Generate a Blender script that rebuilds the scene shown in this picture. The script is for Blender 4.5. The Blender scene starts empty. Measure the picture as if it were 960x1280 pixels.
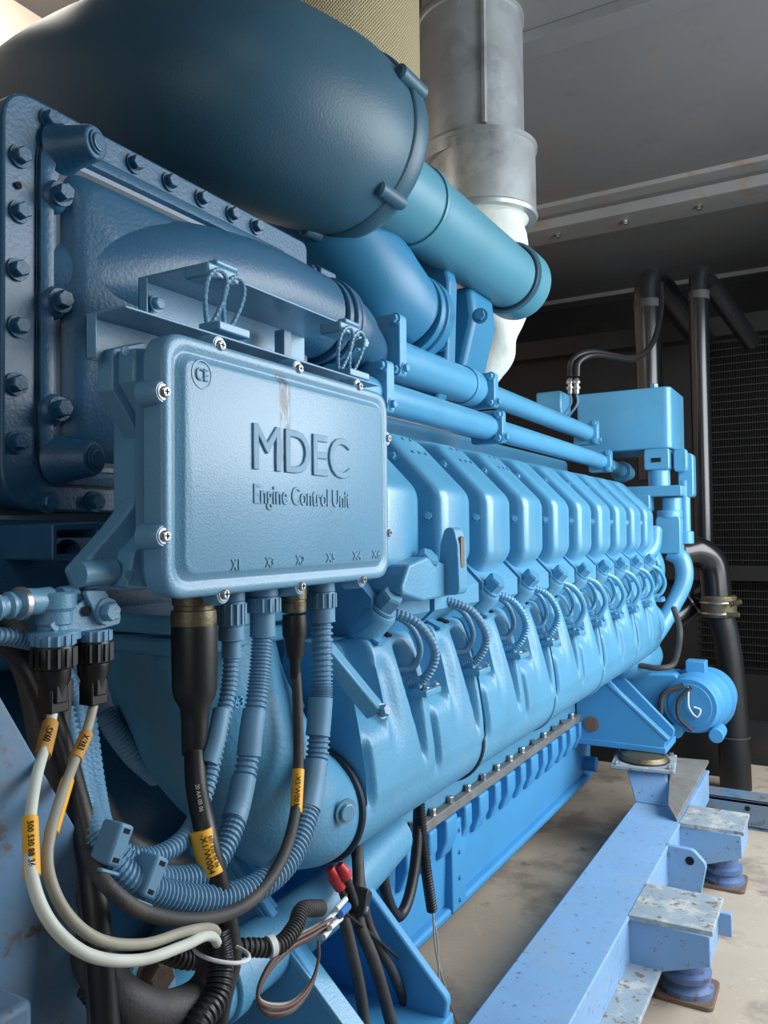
import bpy, bmesh, math, random
from math import sin, cos, pi, radians, atan2, sqrt
from mathutils import Vector as V, Matrix, Quaternion
random.seed(4)
H = 1.22            # height of the camera above the floor; geometry below is given relative to it
SC = bpy.context.scene; COL = SC.collection
# ------------------------------------------------------------------ camera
TH, PT, RL, FPX = radians(29.75), 0.028, 0.0105, 1000.0
F = V((-sin(TH)*cos(PT), cos(TH)*cos(PT), sin(PT)))
R0 = V((cos(TH), sin(TH), 0)); U0 = V((sin(TH)*sin(PT), -cos(TH)*sin(PT), cos(PT)))
R = cos(RL)*R0 - sin(RL)*U0; U = cos(RL)*U0 + sin(RL)*R0
def ray(u, v): return F + R*((u-480)/FPX) + U*((640-v)/FPX)
def X(u, v, x): d = ray(u, v); return d*(x/d.x)
def Y(u, v, y): d = ray(u, v); return d*(y/d.y)
def Z(u, v, z): d = ray(u, v); return d*(z/d.z)
cd = bpy.data.cameras.new('camera'); cam = bpy.data.objects.new('camera', cd); COL.objects.link(cam)
cam.matrix_world = Matrix(((R.x, U.x, -F.x, 0), (R.y, U.y, -F.y, 0), (R.z, U.z, -F.z, H), (0, 0, 0, 1)))
cd.sensor_fit = 'HORIZONTAL'; cd.sensor_width = 36; cd.lens = 36*FPX/960; cd.clip_start = .02
SC.camera = cam
SC.view_settings.view_transform = 'Standard'; SC.view_settings.look = 'None'
SC.view_settings.gamma = 1; SC.view_settings.use_curve_mapping = False; SC.view_settings.exposure = 0.12
# ------------------------------------------------------------------ materials
def s2l(c): return tuple(((x/255+.055)/1.055)**2.4 if x > 10 else x/255/12.92 for x in c)+(1,)
def mat(name, rgb, rough=.5, metal=0, var=.12, vs=6, bump=.0, bs=300, wear=None, coat=0, spec=.5):
    m = bpy.data.materials.new(name); m.use_nodes = True
    n = m.node_tree.nodes; l = m.node_tree.links; b = n['Principled BSDF']
    b.inputs['Roughness'].default_value = rough; b.inputs['Metallic'].default_value = metal
    b.inputs['Coat Weight'].default_value = coat; b.inputs['Coat Roughness'].default_value = .25
    b.inputs['Specular IOR Level'].default_value = spec
    tc = n.new('ShaderNodeTexCoord'); nz = n.new('ShaderNodeTexNoise')
    nz.inputs['Scale'].default_value = vs; nz.inputs['Detail'].default_value = 6; l.new(tc.outputs['Object'], nz.inputs['Vector'])
    cr = n.new('ShaderNodeValToRGB'); c = s2l(rgb)
    cr.color_ramp.elements[0].position = .3; cr.color_ramp.elements[1].position = .7
    cr.color_ramp.elements[0].color = tuple(x*(1-var) for x in c[:3])+(1,)
    cr.color_ramp.elements[1].color = tuple(min(1, x*(1+var)) for x in c[:3])+(1,)
    l.new(nz.outputs['Fac'], cr.inputs['Fac']); out = cr.outputs['Color']
    for (wc, ws, lo, hi, st) in (wear or []):
        w = n.new('ShaderNodeTexNoise'); w.inputs['Scale'].default_value = ws; w.inputs['Detail'].default_value = 8
        w.inputs['Roughness'].default_value = .65
        l.new(tc.outputs['Object'], w.inputs['Vector'])
        mr = n.new('ShaderNodeMapRange'); mr.inputs['From Min'].default_value = lo; mr.inputs['From Max'].default_value = hi
        mr.inputs['To Max'].default_value = st; l.new(w.outputs['Fac'], mr.inputs['Value'])
        mx = n.new('ShaderNodeMixRGB'); mx.inputs['Color2'].default_value = s2l(wc)
        l.new(mr.outputs['Result'], mx.inputs['Fac']); l.new(out, mx.inputs['Color1']); out = mx.outputs['Color']
    l.new(out, b.inputs['Base Color'])
    if bump:
        bn = n.new('ShaderNodeTexNoise'); bn.inputs['Scale'].default_value = bs; bn.inputs['Detail'].default_value = 3
        l.new(tc.outputs['Object'], bn.inputs['Vector'])
        bp = n.new('ShaderNodeBump'); bp.inputs['Strength'].default_value = bump; bp.inputs['Distance'].default_value = .002
        l.new(bn.outputs['Fac'], bp.inputs['Height']); l.new(bp.outputs['Normal'], b.inputs['Normal'])
    return m
DUST = ((150, 158, 160), 9, .56, .78, .35)
M = dict(
 blue=mat('engine_blue_paint', (84, 156, 196), .30, var=.06, bump=.25, bs=260, coat=.45, wear=[DUST]),
 cast=mat('engine_blue_casting', (84, 152, 190), .44, var=.07, bump=.5, bs=160, coat=.15, wear=[DUST]),
 pan=mat('oil_pan_blue_paint', (72, 152, 205), .5, var=.05, bump=.15),
 turbo=mat('turbo_shaded_blue', (42, 118, 158), .42, var=.06, bump=.15),  # engine blue deepened so the colour holds the shade of the elbow above
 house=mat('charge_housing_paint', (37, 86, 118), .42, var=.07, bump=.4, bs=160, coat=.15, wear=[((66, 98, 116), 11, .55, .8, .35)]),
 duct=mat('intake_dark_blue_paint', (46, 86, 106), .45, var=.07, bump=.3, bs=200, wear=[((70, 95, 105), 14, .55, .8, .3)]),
 teal=mat('pipe_teal_paint', (74, 132, 152), .42, var=.05, bump=.1),
 ecu=mat('control_unit_blue_paint', (98, 150, 182), .36, var=.04, bump=.35, bs=420, coat=.3),
 rail=mat('rail_blue_paint', (130, 172, 214), .5, var=.06, bump=.2, bs=120,
          wear=[((150, 170, 190), 7, .52, .66, .5), ((120, 95, 75), 42, .60, .66, .8), ((190, 190, 185), 60, .63, .68, .7)]),
 railtop=mat('worn_rail_paint', (150, 165, 175), .55, var=.08, bump=.4, bs=90,
          wear=[((205, 205, 195), 14, .5, .6, .7), ((125, 95, 70), 36, .56, .62, .85)]),
 gen=mat('generator_blue_paint', (92, 130, 165), .5, var=.08, bump=.2, bs=120,
         wear=[((122, 132, 138), 5, .47, .58, .75), ((100, 92, 84), 16, .57, .62, .8), ((84, 70, 58), 40, .62, .66, .8)]),
 hose=mat('conduit_blue_paint', (96, 142, 174), .5, var=.06),
 rubber=mat('black_rubber', (26, 27, 30), .42, var=.15, bump=.1),
 dusty=mat('dusty_black_rubber', (58, 58, 60), .6, var=.2, vs=12, bump=.3, wear=[((110, 100, 90), 20, .5, .75, .4)]),
 black=mat('black_plastic', (20, 21, 24), .38, var=.1),
 seal=mat('dark_seal_rubber', (38, 52, 66), .55, var=.1),
 hole=mat('dark_opening', (10, 14, 20), .9),
 olive=mat('olive_plated_metal', (112, 104, 82), .42, .6, var=.2, vs=60, bump=.3, bs=200),
 steel=mat('zinc_steel', (178, 180, 182), .3, .9, var=.1, vs=40),
 brown=mat('rusty_bolt', (92, 76, 66), .6, .3, var=.25, vs=80, bump=.4),
 galv=mat('galvanised_sheet', (176, 184, 188), .38, .6, var=.12, vs=9, bump=.15, bs=30,
          wear=[((205, 208, 208), 26, .64, .68, .8), ((95, 100, 104), 6, .5, .7, .5)]),
 lag=mat('white_lagging_cloth', (205, 214, 210), .85, var=.1, vs=14, bump=1.0, bs=45),
 filt=mat('filter', (190, 175, 120), .7),
 ceil=mat('ceiling_grey_sheet', (120, 122, 124), .5, .2, var=.08, vs=1.2, bump=.05, bs=20,
          wear=[((135, 122, 108), 2.2, .5, .7, .45), ((100, 100, 100), 5, .55, .7, .4)]),
 beam=mat('ceiling_beam_paint', (140, 142, 142), .5, .1, var=.08, vs=3, wear=[((150, 118, 85), 5, .56, .66, .6)]),
 conc=mat('concrete', (186, 174, 158), .85, var=.10, vs=3, bump=.5, bs=60,
          wear=[((125, 116, 106), 3.2, .5, .64, .75), ((88, 82, 76), 9, .60, .72, .7), ((215, 205, 190), 22, .6, .7, .5)]),
 peach=mat('peach_wall_paint', (238, 214, 196), .8, var=.03, bump=.3, bs=300),
 dark=mat('dark_wall_paint', (24, 25, 27), .7, var=.2, vs=2, wear=[((60, 50, 44), 5, .5, .7, .5)]),
 rad=mat('radiator_black', (15, 15, 16), .7, var=.2),
 fin=mat('radiator_fin', (34, 30, 28), .6, .1, var=.2),
 pipeblk=mat('black_gloss_pipe', (22, 23, 26), .22, var=.1, coat=.5),
 white=mat('aged_white_cable', (205, 210, 200), .5, var=.08, vs=30),
 cream=mat('aged_cream_cable', (158, 154, 140), .5, var=.12, vs=30),
 yellow=mat('yellow_label', (240, 178, 48), .45, var=.03),
 orange=mat('amber_label', (188, 140, 70), .5, var=.15, vs=80),
 ink=mat('black_ink', (22, 20, 18), .6),
 print_=mat('white_print', (205, 200, 190), .6),
 red=mat('red_plastic', (196, 52, 62), .4, var=.05),
 wire=mat('brown_wire', (108, 86, 80), .5, var=.1),
 gwire=mat('grey_wire', (170, 165, 158), .5, var=.1),
 wht=mat('white_plastic', (225, 228, 228), .4, var=.03),
 bluec=mat('blue_plastic', (60, 120, 190), .4),
 foot=mat('violet_blue_foot_paint', (86, 114, 158), .5, var=.1, wear=[((92, 60, 48), 26, .52, .6, .8)]),
 strip=mat('bare_metal_strip', (128, 130, 128), .55, .3, var=.15, vs=14, wear=[((120, 105, 90), 25, .5, .65, .6)]),
 rust=mat('rusty_plate', (120, 105, 92), .65, .2, var=.2, vs=12, wear=[((140, 90, 60), 22, .5, .62, .8)]),
)
def filter_mat():
    m = M['filt']; n = m.node_tree.nodes; l = m.node_tree.links; b = n['Principled BSDF']
    tc = n.new('ShaderNodeTexCoord'); s = n.new('ShaderNodeSeparateXYZ'); l.new(tc.outputs['Object'], s.inputs[0])
    def mt(op, a, b_=None):
        k = n.new('ShaderNodeMath'); k.operation = op
        for i, q in enumerate((a, b_)):
            if q is None: continue
            if isinstance(q, (int, float)): k.inputs[i].default_value = q
            else: l.new(q, k.inputs[i])
        return k.outputs[0]
    ang = mt('MULTIPLY', mt('ARCTAN2', s.outputs['X'], s.outputs['Y']), 110)
    zz = mt('MULTIPLY', s.outputs['Z'], 300)
    a = mt('ABSOLUTE', mt('SINE', mt('ADD', ang, zz))); c = mt('ABSOLUTE', mt('SINE', mt('SUBTRACT', ang, zz)))
    h = mt('MINIMUM', a, c)
    cr = n.new('ShaderNodeValToRGB'); l.new(h, cr.inputs['Fac'])
    cr.color_ramp.elements[0].position = .22; cr.color_ramp.elements[0].color = s2l((232, 224, 190))
    cr.color_ramp.elements[1].position = .45; cr.color_ramp.elements[1].color = s2l((150, 134, 88))
    l.new(cr.outputs['Color'], b.inputs['Base Color'])
    bp = n.new('ShaderNodeBump'); bp.invert = True; bp.inputs['Distance'].default_value = .004; l.new(h, bp.inputs['Height'])
    l.new(bp.outputs['Normal'], b.inputs['Normal'])
filter_mat()
def stain_mat():           # control unit paint with a brown scratch streak on its front
    m = M['ecu'].copy(); m.name = 'control_unit_stained_paint'; n = m.node_tree.nodes; l = m.node_tree.links; b = n['Principled BSDF']
    src = b.inputs['Base Color'].links[0].from_socket
    tc = n.new('ShaderNodeTexCoord'); mp = n.new('ShaderNodeMapping'); l.new(tc.outputs['Object'], mp.inputs['Vector'])
    s = n.new('ShaderNodeSeparateXYZ'); l.new(tc.outputs['Object'], s.inputs[0])
    def mr(sock, a, b_, c, d):
        k = n.new('ShaderNodeMapRange'); l.new(sock, k.inputs['Value'])
        for nm, q in zip(('From Min', 'From Max', 'To Min', 'To Max'), (a, b_, c, d)): k.inputs[nm].default_value = q
        return k.outputs['Result']
    def mul(a, c):
        k = n.new('ShaderNodeMath'); k.operation = 'MULTIPLY'; l.new(a, k.inputs[0]); l.new(c, k.inputs[1]); return k.outputs[0]
    p0 = X(343, 480, -.62).y; p1 = X(361, 480, -.62).y; zt = X(350, 466, -.62).z; zb = X(350, 588, -.62).z
    win = mul(mul(mr(s.outputs['Y'], p0, p0+.008, 0, 1), mr(s.outputs['Y'], p1-.008, p1, 1, 0)),
              mul(mr(s.outputs['Z'], zt-.006, zt, 1, 0), mr(s.outputs['Z'], zb, zb+.02, 0, 1)))
    nz = n.new('ShaderNodeTexNoise'); mp.inputs['Scale'].default_value = (1, 240, 45); nz.inputs['Scale'].default_value = 1; nz.inputs['Detail'].default_value = 5
    l.new(mp.outputs[0], nz.inputs['Vector'])
    f = mul(win, mr(nz.outputs['Fac'], .42, .50, 0, .85))
    mx = n.new('ShaderNodeMixRGB'); mx.inputs['Color2'].default_value = s2l((46, 41, 38)); l.new(src, mx.inputs['Color1']); l.new(f, mx.inputs['Fac'])
    l.new(mx.outputs[0], b.inputs['Base Color']); return m
M['ecus'] = stain_mat()
# ------------------------------------------------------------------ mesh builder
def rounded(pts, r, seg=4):
    out = []; n = len(pts)
    for i in range(n):
        p = V(pts[i]); a = V(pts[i-1])-p; b = V(pts[(i+1) % n])-p
        rr = r[i] if isinstance(r, (list, tuple)) else r
        if rr <= 0: out.append(tuple(p)); continue
        ang = a.angle(b); d = min(rr/math.tan(ang/2), a.length*.49, b.length*.49)
        s = p+a.normalized()*d; e = p+b.normalized()*d
        for k in range(seg+1):
            t = k/seg; out.append(tuple(s*(1-t)**2+p*2*t*(1-t)+e*t*t))
    return out
def rect(a0, b0, a1, b1): return [(a0, b0), (a1, b0), (a1, b1), (a0, b1)]
def spline(pts, n):
    P = [V(p) for p in pts]; P = [P[0]*2-P[1]]+P+[P[-1]*2-P[-2]]; out = []
    m = len(P)-3
    for k in range(n):
        t = k/(n-1)*m; i = min(int(t), m-1); t -= i
        a, b, c, d = P[i:i+4]
        out.append(.5*((2*b)+(c-a)*t+(2*a-5*b+4*c-d)*t*t+(3*b-a-3*c+d)*t**3))
    return out
def lerp_list(r, k, n):
    if isinstance(r, (int, float)): return r
    t = k/(n-1)*(len(r)-1); i = min(int(t), len(r)-2); t -= i; return r[i]*(1-t)+r[i+1]*t
def basis(d):
    d = V(d).normalized(); a = V((0, 0, 1)) if abs(d.z) < .9 else V((1, 0, 0))
    x = a.cross(d).normalized(); return x, d.cross(x).normalized(), d
class MB:
    def __init__(s): s.v = []; s.f = []
    def add(s, vs, fs):
        o = len(s.v); s.v += [tuple(p) for p in vs]; s.f += [tuple(i+o for i in f) for f in fs]; return s
    def box(s, lo, hi, M_=None):
        x0, y0, z0 = lo; x1, y1, z1 = hi
        vs = [V(p) for p in ((x0, y0, z0), (x1, y0, z0), (x1, y1, z0), (x0, y1, z0), (x0, y0, z1), (x1, y0, z1), (x1, y1, z1), (x0, y1, z1))]
        if M_: vs = [M_ @ p for p in vs]
        return s.add(vs, [(0, 3, 2, 1), (4, 5, 6, 7), (0, 1, 5, 4), (1, 2, 6, 5), (2, 3, 7, 6), (3, 0, 4, 7)])
    def prism(s, pts, ax, lo, hi, M_=None):
        f = {'x': lambda a, b, c: V((c, a, b)), 'y': lambda a, b, c: V((a, c, b)), 'z': lambda a, b, c: V((a, b, c))}[ax]
        n = len(pts); vs = [f(a, b, lo) for a, b in pts]+[f(a, b, hi) for a, b in pts]
        if M_: vs = [M_ @ p for p in vs]
        return s.add(vs, [tuple(range(n))[::-1], tuple(range(n, 2*n))]+[(i, (i+1) % n, (i+1) % n+n, i+n) for i in range(n)])
    def lathe(s, p0, d, prof, n=28, caps=True):
        x, y, z = basis(d); p0 = V(p0); vs = []
        for (h, r) in prof:
            for k in range(n):
                a = 2*pi*k/n; vs.append(p0+z*h+(x*cos(a)+y*sin(a))*r)
        m = len(prof); fs = [(j*n+k, j*n+(k+1) % n, (j+1)*n+(k+1) % n, (j+1)*n+k) for j in range(m-1) for k in range(n)]
        if caps: fs += [tuple(range(n))[::-1], tuple(range((m-1)*n, m*n))]
        return s.add(vs, fs)
    def cyl(s, p0, p1, r0, r1=None, n=24):
        d = V(p1)-V(p0); return s.lathe(p0, d, [(0, r0), (d.length, r0 if r1 is None else r1)], n)
    def tube(s, P, r, n=14, cor=0, pitch=.008, caps=True, straight=False):
        if cor:
            L = sum((V(P[i+1])-V(P[i])).length for i in range(len(P)-1)); N = max(8, int(L/pitch*4)+1)
        else: N = max(2, (len(P)-1)*10+1)
        Q = spline(P, N) if not straight else [V(p) for p in P]
        N = len(Q); x = None; vs = []; acc = 0
        for k, q in enumerate(Q):
            t = (Q[min(k+1, N-1)]-Q[max(k-1, 0)])
            t = t.normalized() if t.length > 1e-9 else V((0, 0, 1))
            if x is None: x, y, _ = basis(t)
            else: x = (x-t*x.dot(t)).normalized(); y = t.cross(x)
            rr = lerp_list(r, k, N)
            if cor: rr *= 1+cor*(1 if k % 4 in (1, 2) else -1)
            for j in range(n):
                a = 2*pi*j/n; vs.append(q+(x*cos(a)+y*sin(a))*rr)
        fs = [(j*n+k, j*n+(k+1) % n, (j+1)*n+(k+1) % n, (j+1)*n+k) for j in range(N-1) for k in range(n)]
        if caps: fs += [tuple(range(n))[::-1], tuple(range((N-1)*n, N*n))]
        return s.add(vs, fs)
    def ball(s, c, r, n=16, m=10):
        c = V(c); rx, ry, rz = (r, r, r) if isinstance(r, (int, float)) else r; vs = []
        for j in range(m+1):
            a = pi*j/m
            for k in range(n):
                b = 2*pi*k/n; q = max(sin(a), 1e-4); vs.append(c+V((rx*q*cos(b), ry*q*sin(b), rz*cos(a))))
        return s.add(vs, [(j*n+k, j*n+(k+1) % n, (j+1)*n+(k+1) % n, (j+1)*n+k) for j in range(m) for k in range(n)])
    def torus(s, c, d, R_, r, n=40, m=8, a0=0, a1=2*pi):
        x, y, z = basis(d); c = V(c); vs = []
        for i in range(n):
            a = 2*pi*i/n; e = x*cos(a)+y*sin(a)
            for j in range(m):
                b = 2*pi*j/m; vs.append(c+e*(R_+r*cos(b))+z*r*sin(b))
        return s.add(vs, [(i*m+j, ((i+1) % n)*m+j, ((i+1) % n)*m+(j+1) % m, i*m+(j+1) % m) for i in range(n) for j in range(m)])
    def mesh(s, name, m, org=(0, 0, 0), ang=.6, flat=False):
        me = bpy.data.meshes.new(name); o = V(org)
        me.from_pydata([tuple(V(p)-o) for p in s.v], [], s.f); me.validate()
        bm = bmesh.new(); bm.from_mesh(me); bmesh.ops.recalc_face_normals(bm, faces=bm.faces); bm.to_mesh(me); bm.free()
        if not flat:
            for p in me.polygons: p.use_smooth = True
            me.set_sharp_from_angle(angle=ang)
        me.materials.append(M[m] if isinstance(m, str) else m); return me
WM = {}
def link(o, world, parent=None):
    COL.objects.link(o); WM[o] = world
    if parent: o.parent = parent; o.matrix_parent_inverse = Matrix(); o.matrix_basis = WM[parent].inverted() @ world
    else: o.matrix_basis = world
    return o
def part(name, mb, m, parent=None, bev=0, seg=2, org=None, ang=.6, label=None, sub=0):
    c = V((0, 0, 0))
    if org is not None: c = V(org)
    elif not parent:
        a = [min(p[i] for p in mb.v) for i in range(3)]; b = [max(p[i] for p in mb.v) for i in range(3)]
        c = V(((a[0]+b[0])/2, (a[1]+b[1])/2, a[2]))
        if m in ('ecus',): c = V((0, 0, 0))
    o = bpy.data.objects.new(name, mb.mesh(name, m, c, ang))
    link(o, Matrix.Translation(c+V((0, 0, H))), parent)
    if sub: q = o.modifiers.new('s', 'SUBSURF'); q.levels = q.render_levels = sub
    if bev:
        q = o.modifiers.new('b', 'BEVEL'); q.width = bev; q.segments = seg; q.limit_method = 'ANGLE'; q.angle_limit = .6
    if label: o['label'] = label
    return o
def thing(name, label, cat, loc, group=None):
    o = bpy.data.objects.new(name, None); o.empty_display_size = .05
    link(o, Matrix.Translation(V(loc)+V((0, 0, H)))); return tag(o, label, cat, group)
def tag(o, label, cat, group=None):
    o['label'] = label; o['category'] = cat
    if group: o['group'] = group
    return o
def struct(name, mb, m, **k): o = part(name, mb, m, **k); o['kind'] = 'structure'; return o
# fasteners share their mesh data
def hexmesh(nm, r, h, m, washer=1.35, n=6):
    b = MB()
    if washer: b.lathe((0, 0, 0), (0, 0, 1), [(0, r*washer), (r*.25, r*washer)], 20)
    b.lathe((0, 0, r*.2), (0, 0, 1), [(0, r), (h*.85, r), (h, r*.86)], n); return b.mesh(nm, m, ang=.3)
HB = {}
def bolt(p, d, r=.008, h=None, parent=None, m='blue', name='bolt', washer=1.35, n=6):
    h = h or r*1.0; k = (round(r, 4), round(h, 4), m, washer, n)
    if k not in HB: HB[k] = hexmesh('bolt', r, h, m, washer, n)
    o = bpy.data.objects.new(name, HB[k]); q = V(d).normalized().to_track_quat('Z', 'Y')
    if parent is not None: pass
    return link(o, Matrix.Translation(V(p)+V((0, 0, H))) @ q.to_matrix().to_4x4() @ Matrix.Rotation(random.random(), 4, 'Z'), parent)
def textmesh(txt, size, ext, bev=0, m='ink', res=3, spacing=1.0):
    c = bpy.data.curves.new('t', 'FONT'); c.body = txt; c.size = size; c.extrude = ext; c.bevel_depth = bev; c.bevel_resolution = 1
    c.resolution_u = res; c.space_character = spacing; c.align_x = 'CENTER'; c.align_y = 'CENTER'
    o = bpy.data.objects.new('t', c); COL.objects.link(o)
    dg = bpy.context.evaluated_depsgraph_get(); me = bpy.data.meshes.new_from_object(o.evaluated_get(dg))
    bpy.data.objects.remove(o); me.materials.clear(); me.materials.append(M[m]); return me
def textobj(name, me, world, parent):
    o = bpy.data.objects.new(name, me); return link(o, Matrix.Translation((0, 0, H)) @ world, parent)
def text_on_tube(name, txt, size, A, B, r, parent, m='ink', roll=0.0, flip=False, off=0.0, facing=None):
    """letters running along A->B, wrapped on a cylinder of radius r, centred on the side facing `facing`"""
    A, B = V(A), V(B); d = (B-A).normalized(); fc = V(facing)-(A+B)/2; n = (fc-d*fc.dot(d)).normalized(); b = n.cross(d)
    me = textmesh(txt, size, .0002, m=m)
    for q in me.vertices:
        x, y, z = q.co; a = (y+off)/r+roll
        q.co = (A+B)/2+d*x+(n*cos(a)+b*sin(a))*(r+.0006+z)
    o = bpy.data.objects.new(name, me); return link(o, Matrix.Translation((0, 0, H)), parent)
CAMP = (0, 0, 0)

# ================================================================== SETTING
struct('floor', MB().box((-3, -1.6, -H-.1), (2.6, 7.2, -H)), 'conc')
CZ = 1.98
struct('ceiling', MB().box((-2.7, -1.6, CZ), (1.3, 7.2, CZ+.08)), 'ceil')
struct('wall_far', MB().box((-2.7, 6.9, -H), (1.3, 7.0, CZ)), 'dark')
struct('wall_left', MB().box((-2.7, -1.6, -H), (-2.6, 6.9, CZ)), 'peach')
struct('wall_near', MB().box((-2.6, -1.6, -H), (1.2, -1.5, CZ)), 'ceil')
wr = MB().box((1.2, -1.6, -H), (1.3, 1.4, CZ)).box((1.2, 4.3, -H), (1.3, 7.2, CZ)).box((1.2, 1.4, 1.6), (1.3, 4.3, CZ))
struct('wall_right', wr, 'ceil')
# ceiling panels seams and beams
sl = 0
def cbeam(n, y0, y1, drop, m='beam'):
    return struct('trim_%d' % n, MB().prism([(y0, CZ), (y1, CZ), (y1-.02, CZ-drop), (y0+.02, CZ-drop)], 'x', -2.6, 1.2), m, bev=.003)
cbeam(1, 2.98, 3.14, .035, 'ceil')
b2 = cbeam(2, 4.62, 4.78, .02)
b3 = struct('trim_3', MB().prism([(4.86, CZ), (5.2, CZ), (5.16, CZ-.05), (4.9, CZ-.05)], 'x', -2.6, 1.2), 'beam', bev=.004)
b4 = cbeam(4, 6.6, 6.66, .03)
for i in range(8): bolt((-1.55+i*.43, 5.02, CZ-.05), (0, 0, -1), .016, .02, b3, 'steel', 'ceiling_bolt')
# ================================================================== ENGINE
E = thing('diesel_engine', 'long blue multi-cylinder diesel engine filling the room beside the steel rail', 'engine', (-1.42, 2.2, -1.09))
DY = .243; CY = [1.205+DY*i for i in range(10)]; XC = -1.42
# crankcase: lower walls and the V above them
cc = MB().prism([(-.95, -.735), (-.95, -.60), (-.90, -.52), (-.90, -.30), (-.93, -.20), (-1.06, -.02), (-1.15, .18), (-1.69, .18), (-1.80, -.1), (-1.94, -.30), (-1.94, -.52), (-1.89, -.60), (-1.89, -.735)], 'y', 1.05, 3.62)
crank = part('crankcase', cc, 'cast', E, bev=.01)
pan = part('oil_pan', MB().prism([(-.955, -.755), (-.965, -1.02), (-.99, -1.045), (-1.84, -1.045), (-1.87, -1.02), (-1.885, -.755)], 'y', .9, 3.46).box((-1.86, .9, -1.045), (-.945, 3.44, -1.02)), 'pan', E, bev=.008)
railm = part('pan_flange', MB().box((-1.90, .9, -.757), (-.928, 3.46, -.730)), 'strip', E, bev=.003, label='worn bare metal flange strip above the oil pan')
for i in range(20):
    y = 1.32+i*.112
    bolt((-.939, y, -.730), (0, 0, 1), .0095, .016, railm, 'steel')
    bolt((-.95, y+.05, -.655), (1, 0, 0), .009, .012, crank, 'pan')
for i in range(20):
    y = 1.30+i*.112; w = .022 if i % 2 else .034
    rb = MB().prism([(-.925, -.76), (-.925, -.815), (-.95, -.87), (-.99, -.87), (-.99, -.76)], 'y', y-w, y+w)
    part('rib', rb, 'pan', pan, bev=.006)
part('stiffener', MB().box((-1.0, 2.0, -1.035), (-.940, 2.09, -.79)), 'pan', pan, bev=.004)
for z in (-.82, -.88, -.95, -1.01): bolt((-.940, 2.045, z), (1, 0, 0), .006, .004, pan, 'pan')
part('drain_plug', MB().cyl((-.97, 3.36, -.97), (-.91, 3.36, -.97), .03), 'pan', pan, bev=.004)
# near end housing and bell housing below (partly seen behind the cables)
part('end_housing', MB().lathe((-1.42, .55, -.45), (0, 1, 0), [(0, .40), (.05, .46), (.35, .46), (.50, .42)], 48), 'house', E, bev=.01)
# valve covers
prof = rounded([(-.69, -.055), (-.69, .085), (-.815, .212), (-.96, .245), (-1.05, .10), (-.93, -.12), (-.76, -.135)], [.045, .05, .05, .05, .02, .02, .04], 5)
def cover_bm():
    """outline lofted in depth so the near and far rims roll over"""
    b = MB(); cx = sum(p[0] for p in prof)/len(prof); cz = sum(p[1] for p in prof)/len(prof); n = len(prof); rings = []
    for (y, k) in ((.004, .84), (.005, .90), (.009, .945), (.016, .975), (.026, .993), (.038, 1.0), (.085, 1.0), (.115, .990), (.140, .968), (.160, .935), (.176, .885), (.182, .83)):
        for (x, z) in prof: b.v.append((cx+(x-cx)*k, y, cz+(z-cz)*k)); 
        rings.append(k)
    m = len(rings)
    b.f += [(j*n+i, j*n+(i+1) % n, (j+1)*n+(i+1) % n, (j+1)*n+i) for j in range(m-1) for i in range(n)]
    b.f += [tuple(range(n))[::-1], tuple(range((m-1)*n, m*n))]; return b
cb = cover_bm(); cme = cb.mesh('valve_cover', 'blue', ang=1.0)
hm = MB().prism([(-.70, -.15), (-.70, -.11), (-.76, -.05), (-1.0, .03), (-1.1, -.05), (-.93, -.26), (-.80, -.26), (-.745, -.19)], 'y', .004, .225).mesh('cylinder_head', 'cast', ang=.5)
bossm = MB().lathe((0, 0, -.075), (0, 0, 1), [(0, .034), (.055, .034), (.062, .030)], 24).mesh('cap_boss', 'cast')
tabm = MB().box((-.018, -.014, 0), (.018, .014, .006)).mesh('pad', 'blue')
plugm = MB().box((-.011, -.009, -.004), (.011, .009, .0035)).mesh('port_plug', 'hole')
D45 = V((.72, -.08, .69)).normalized()
covers = []
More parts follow.
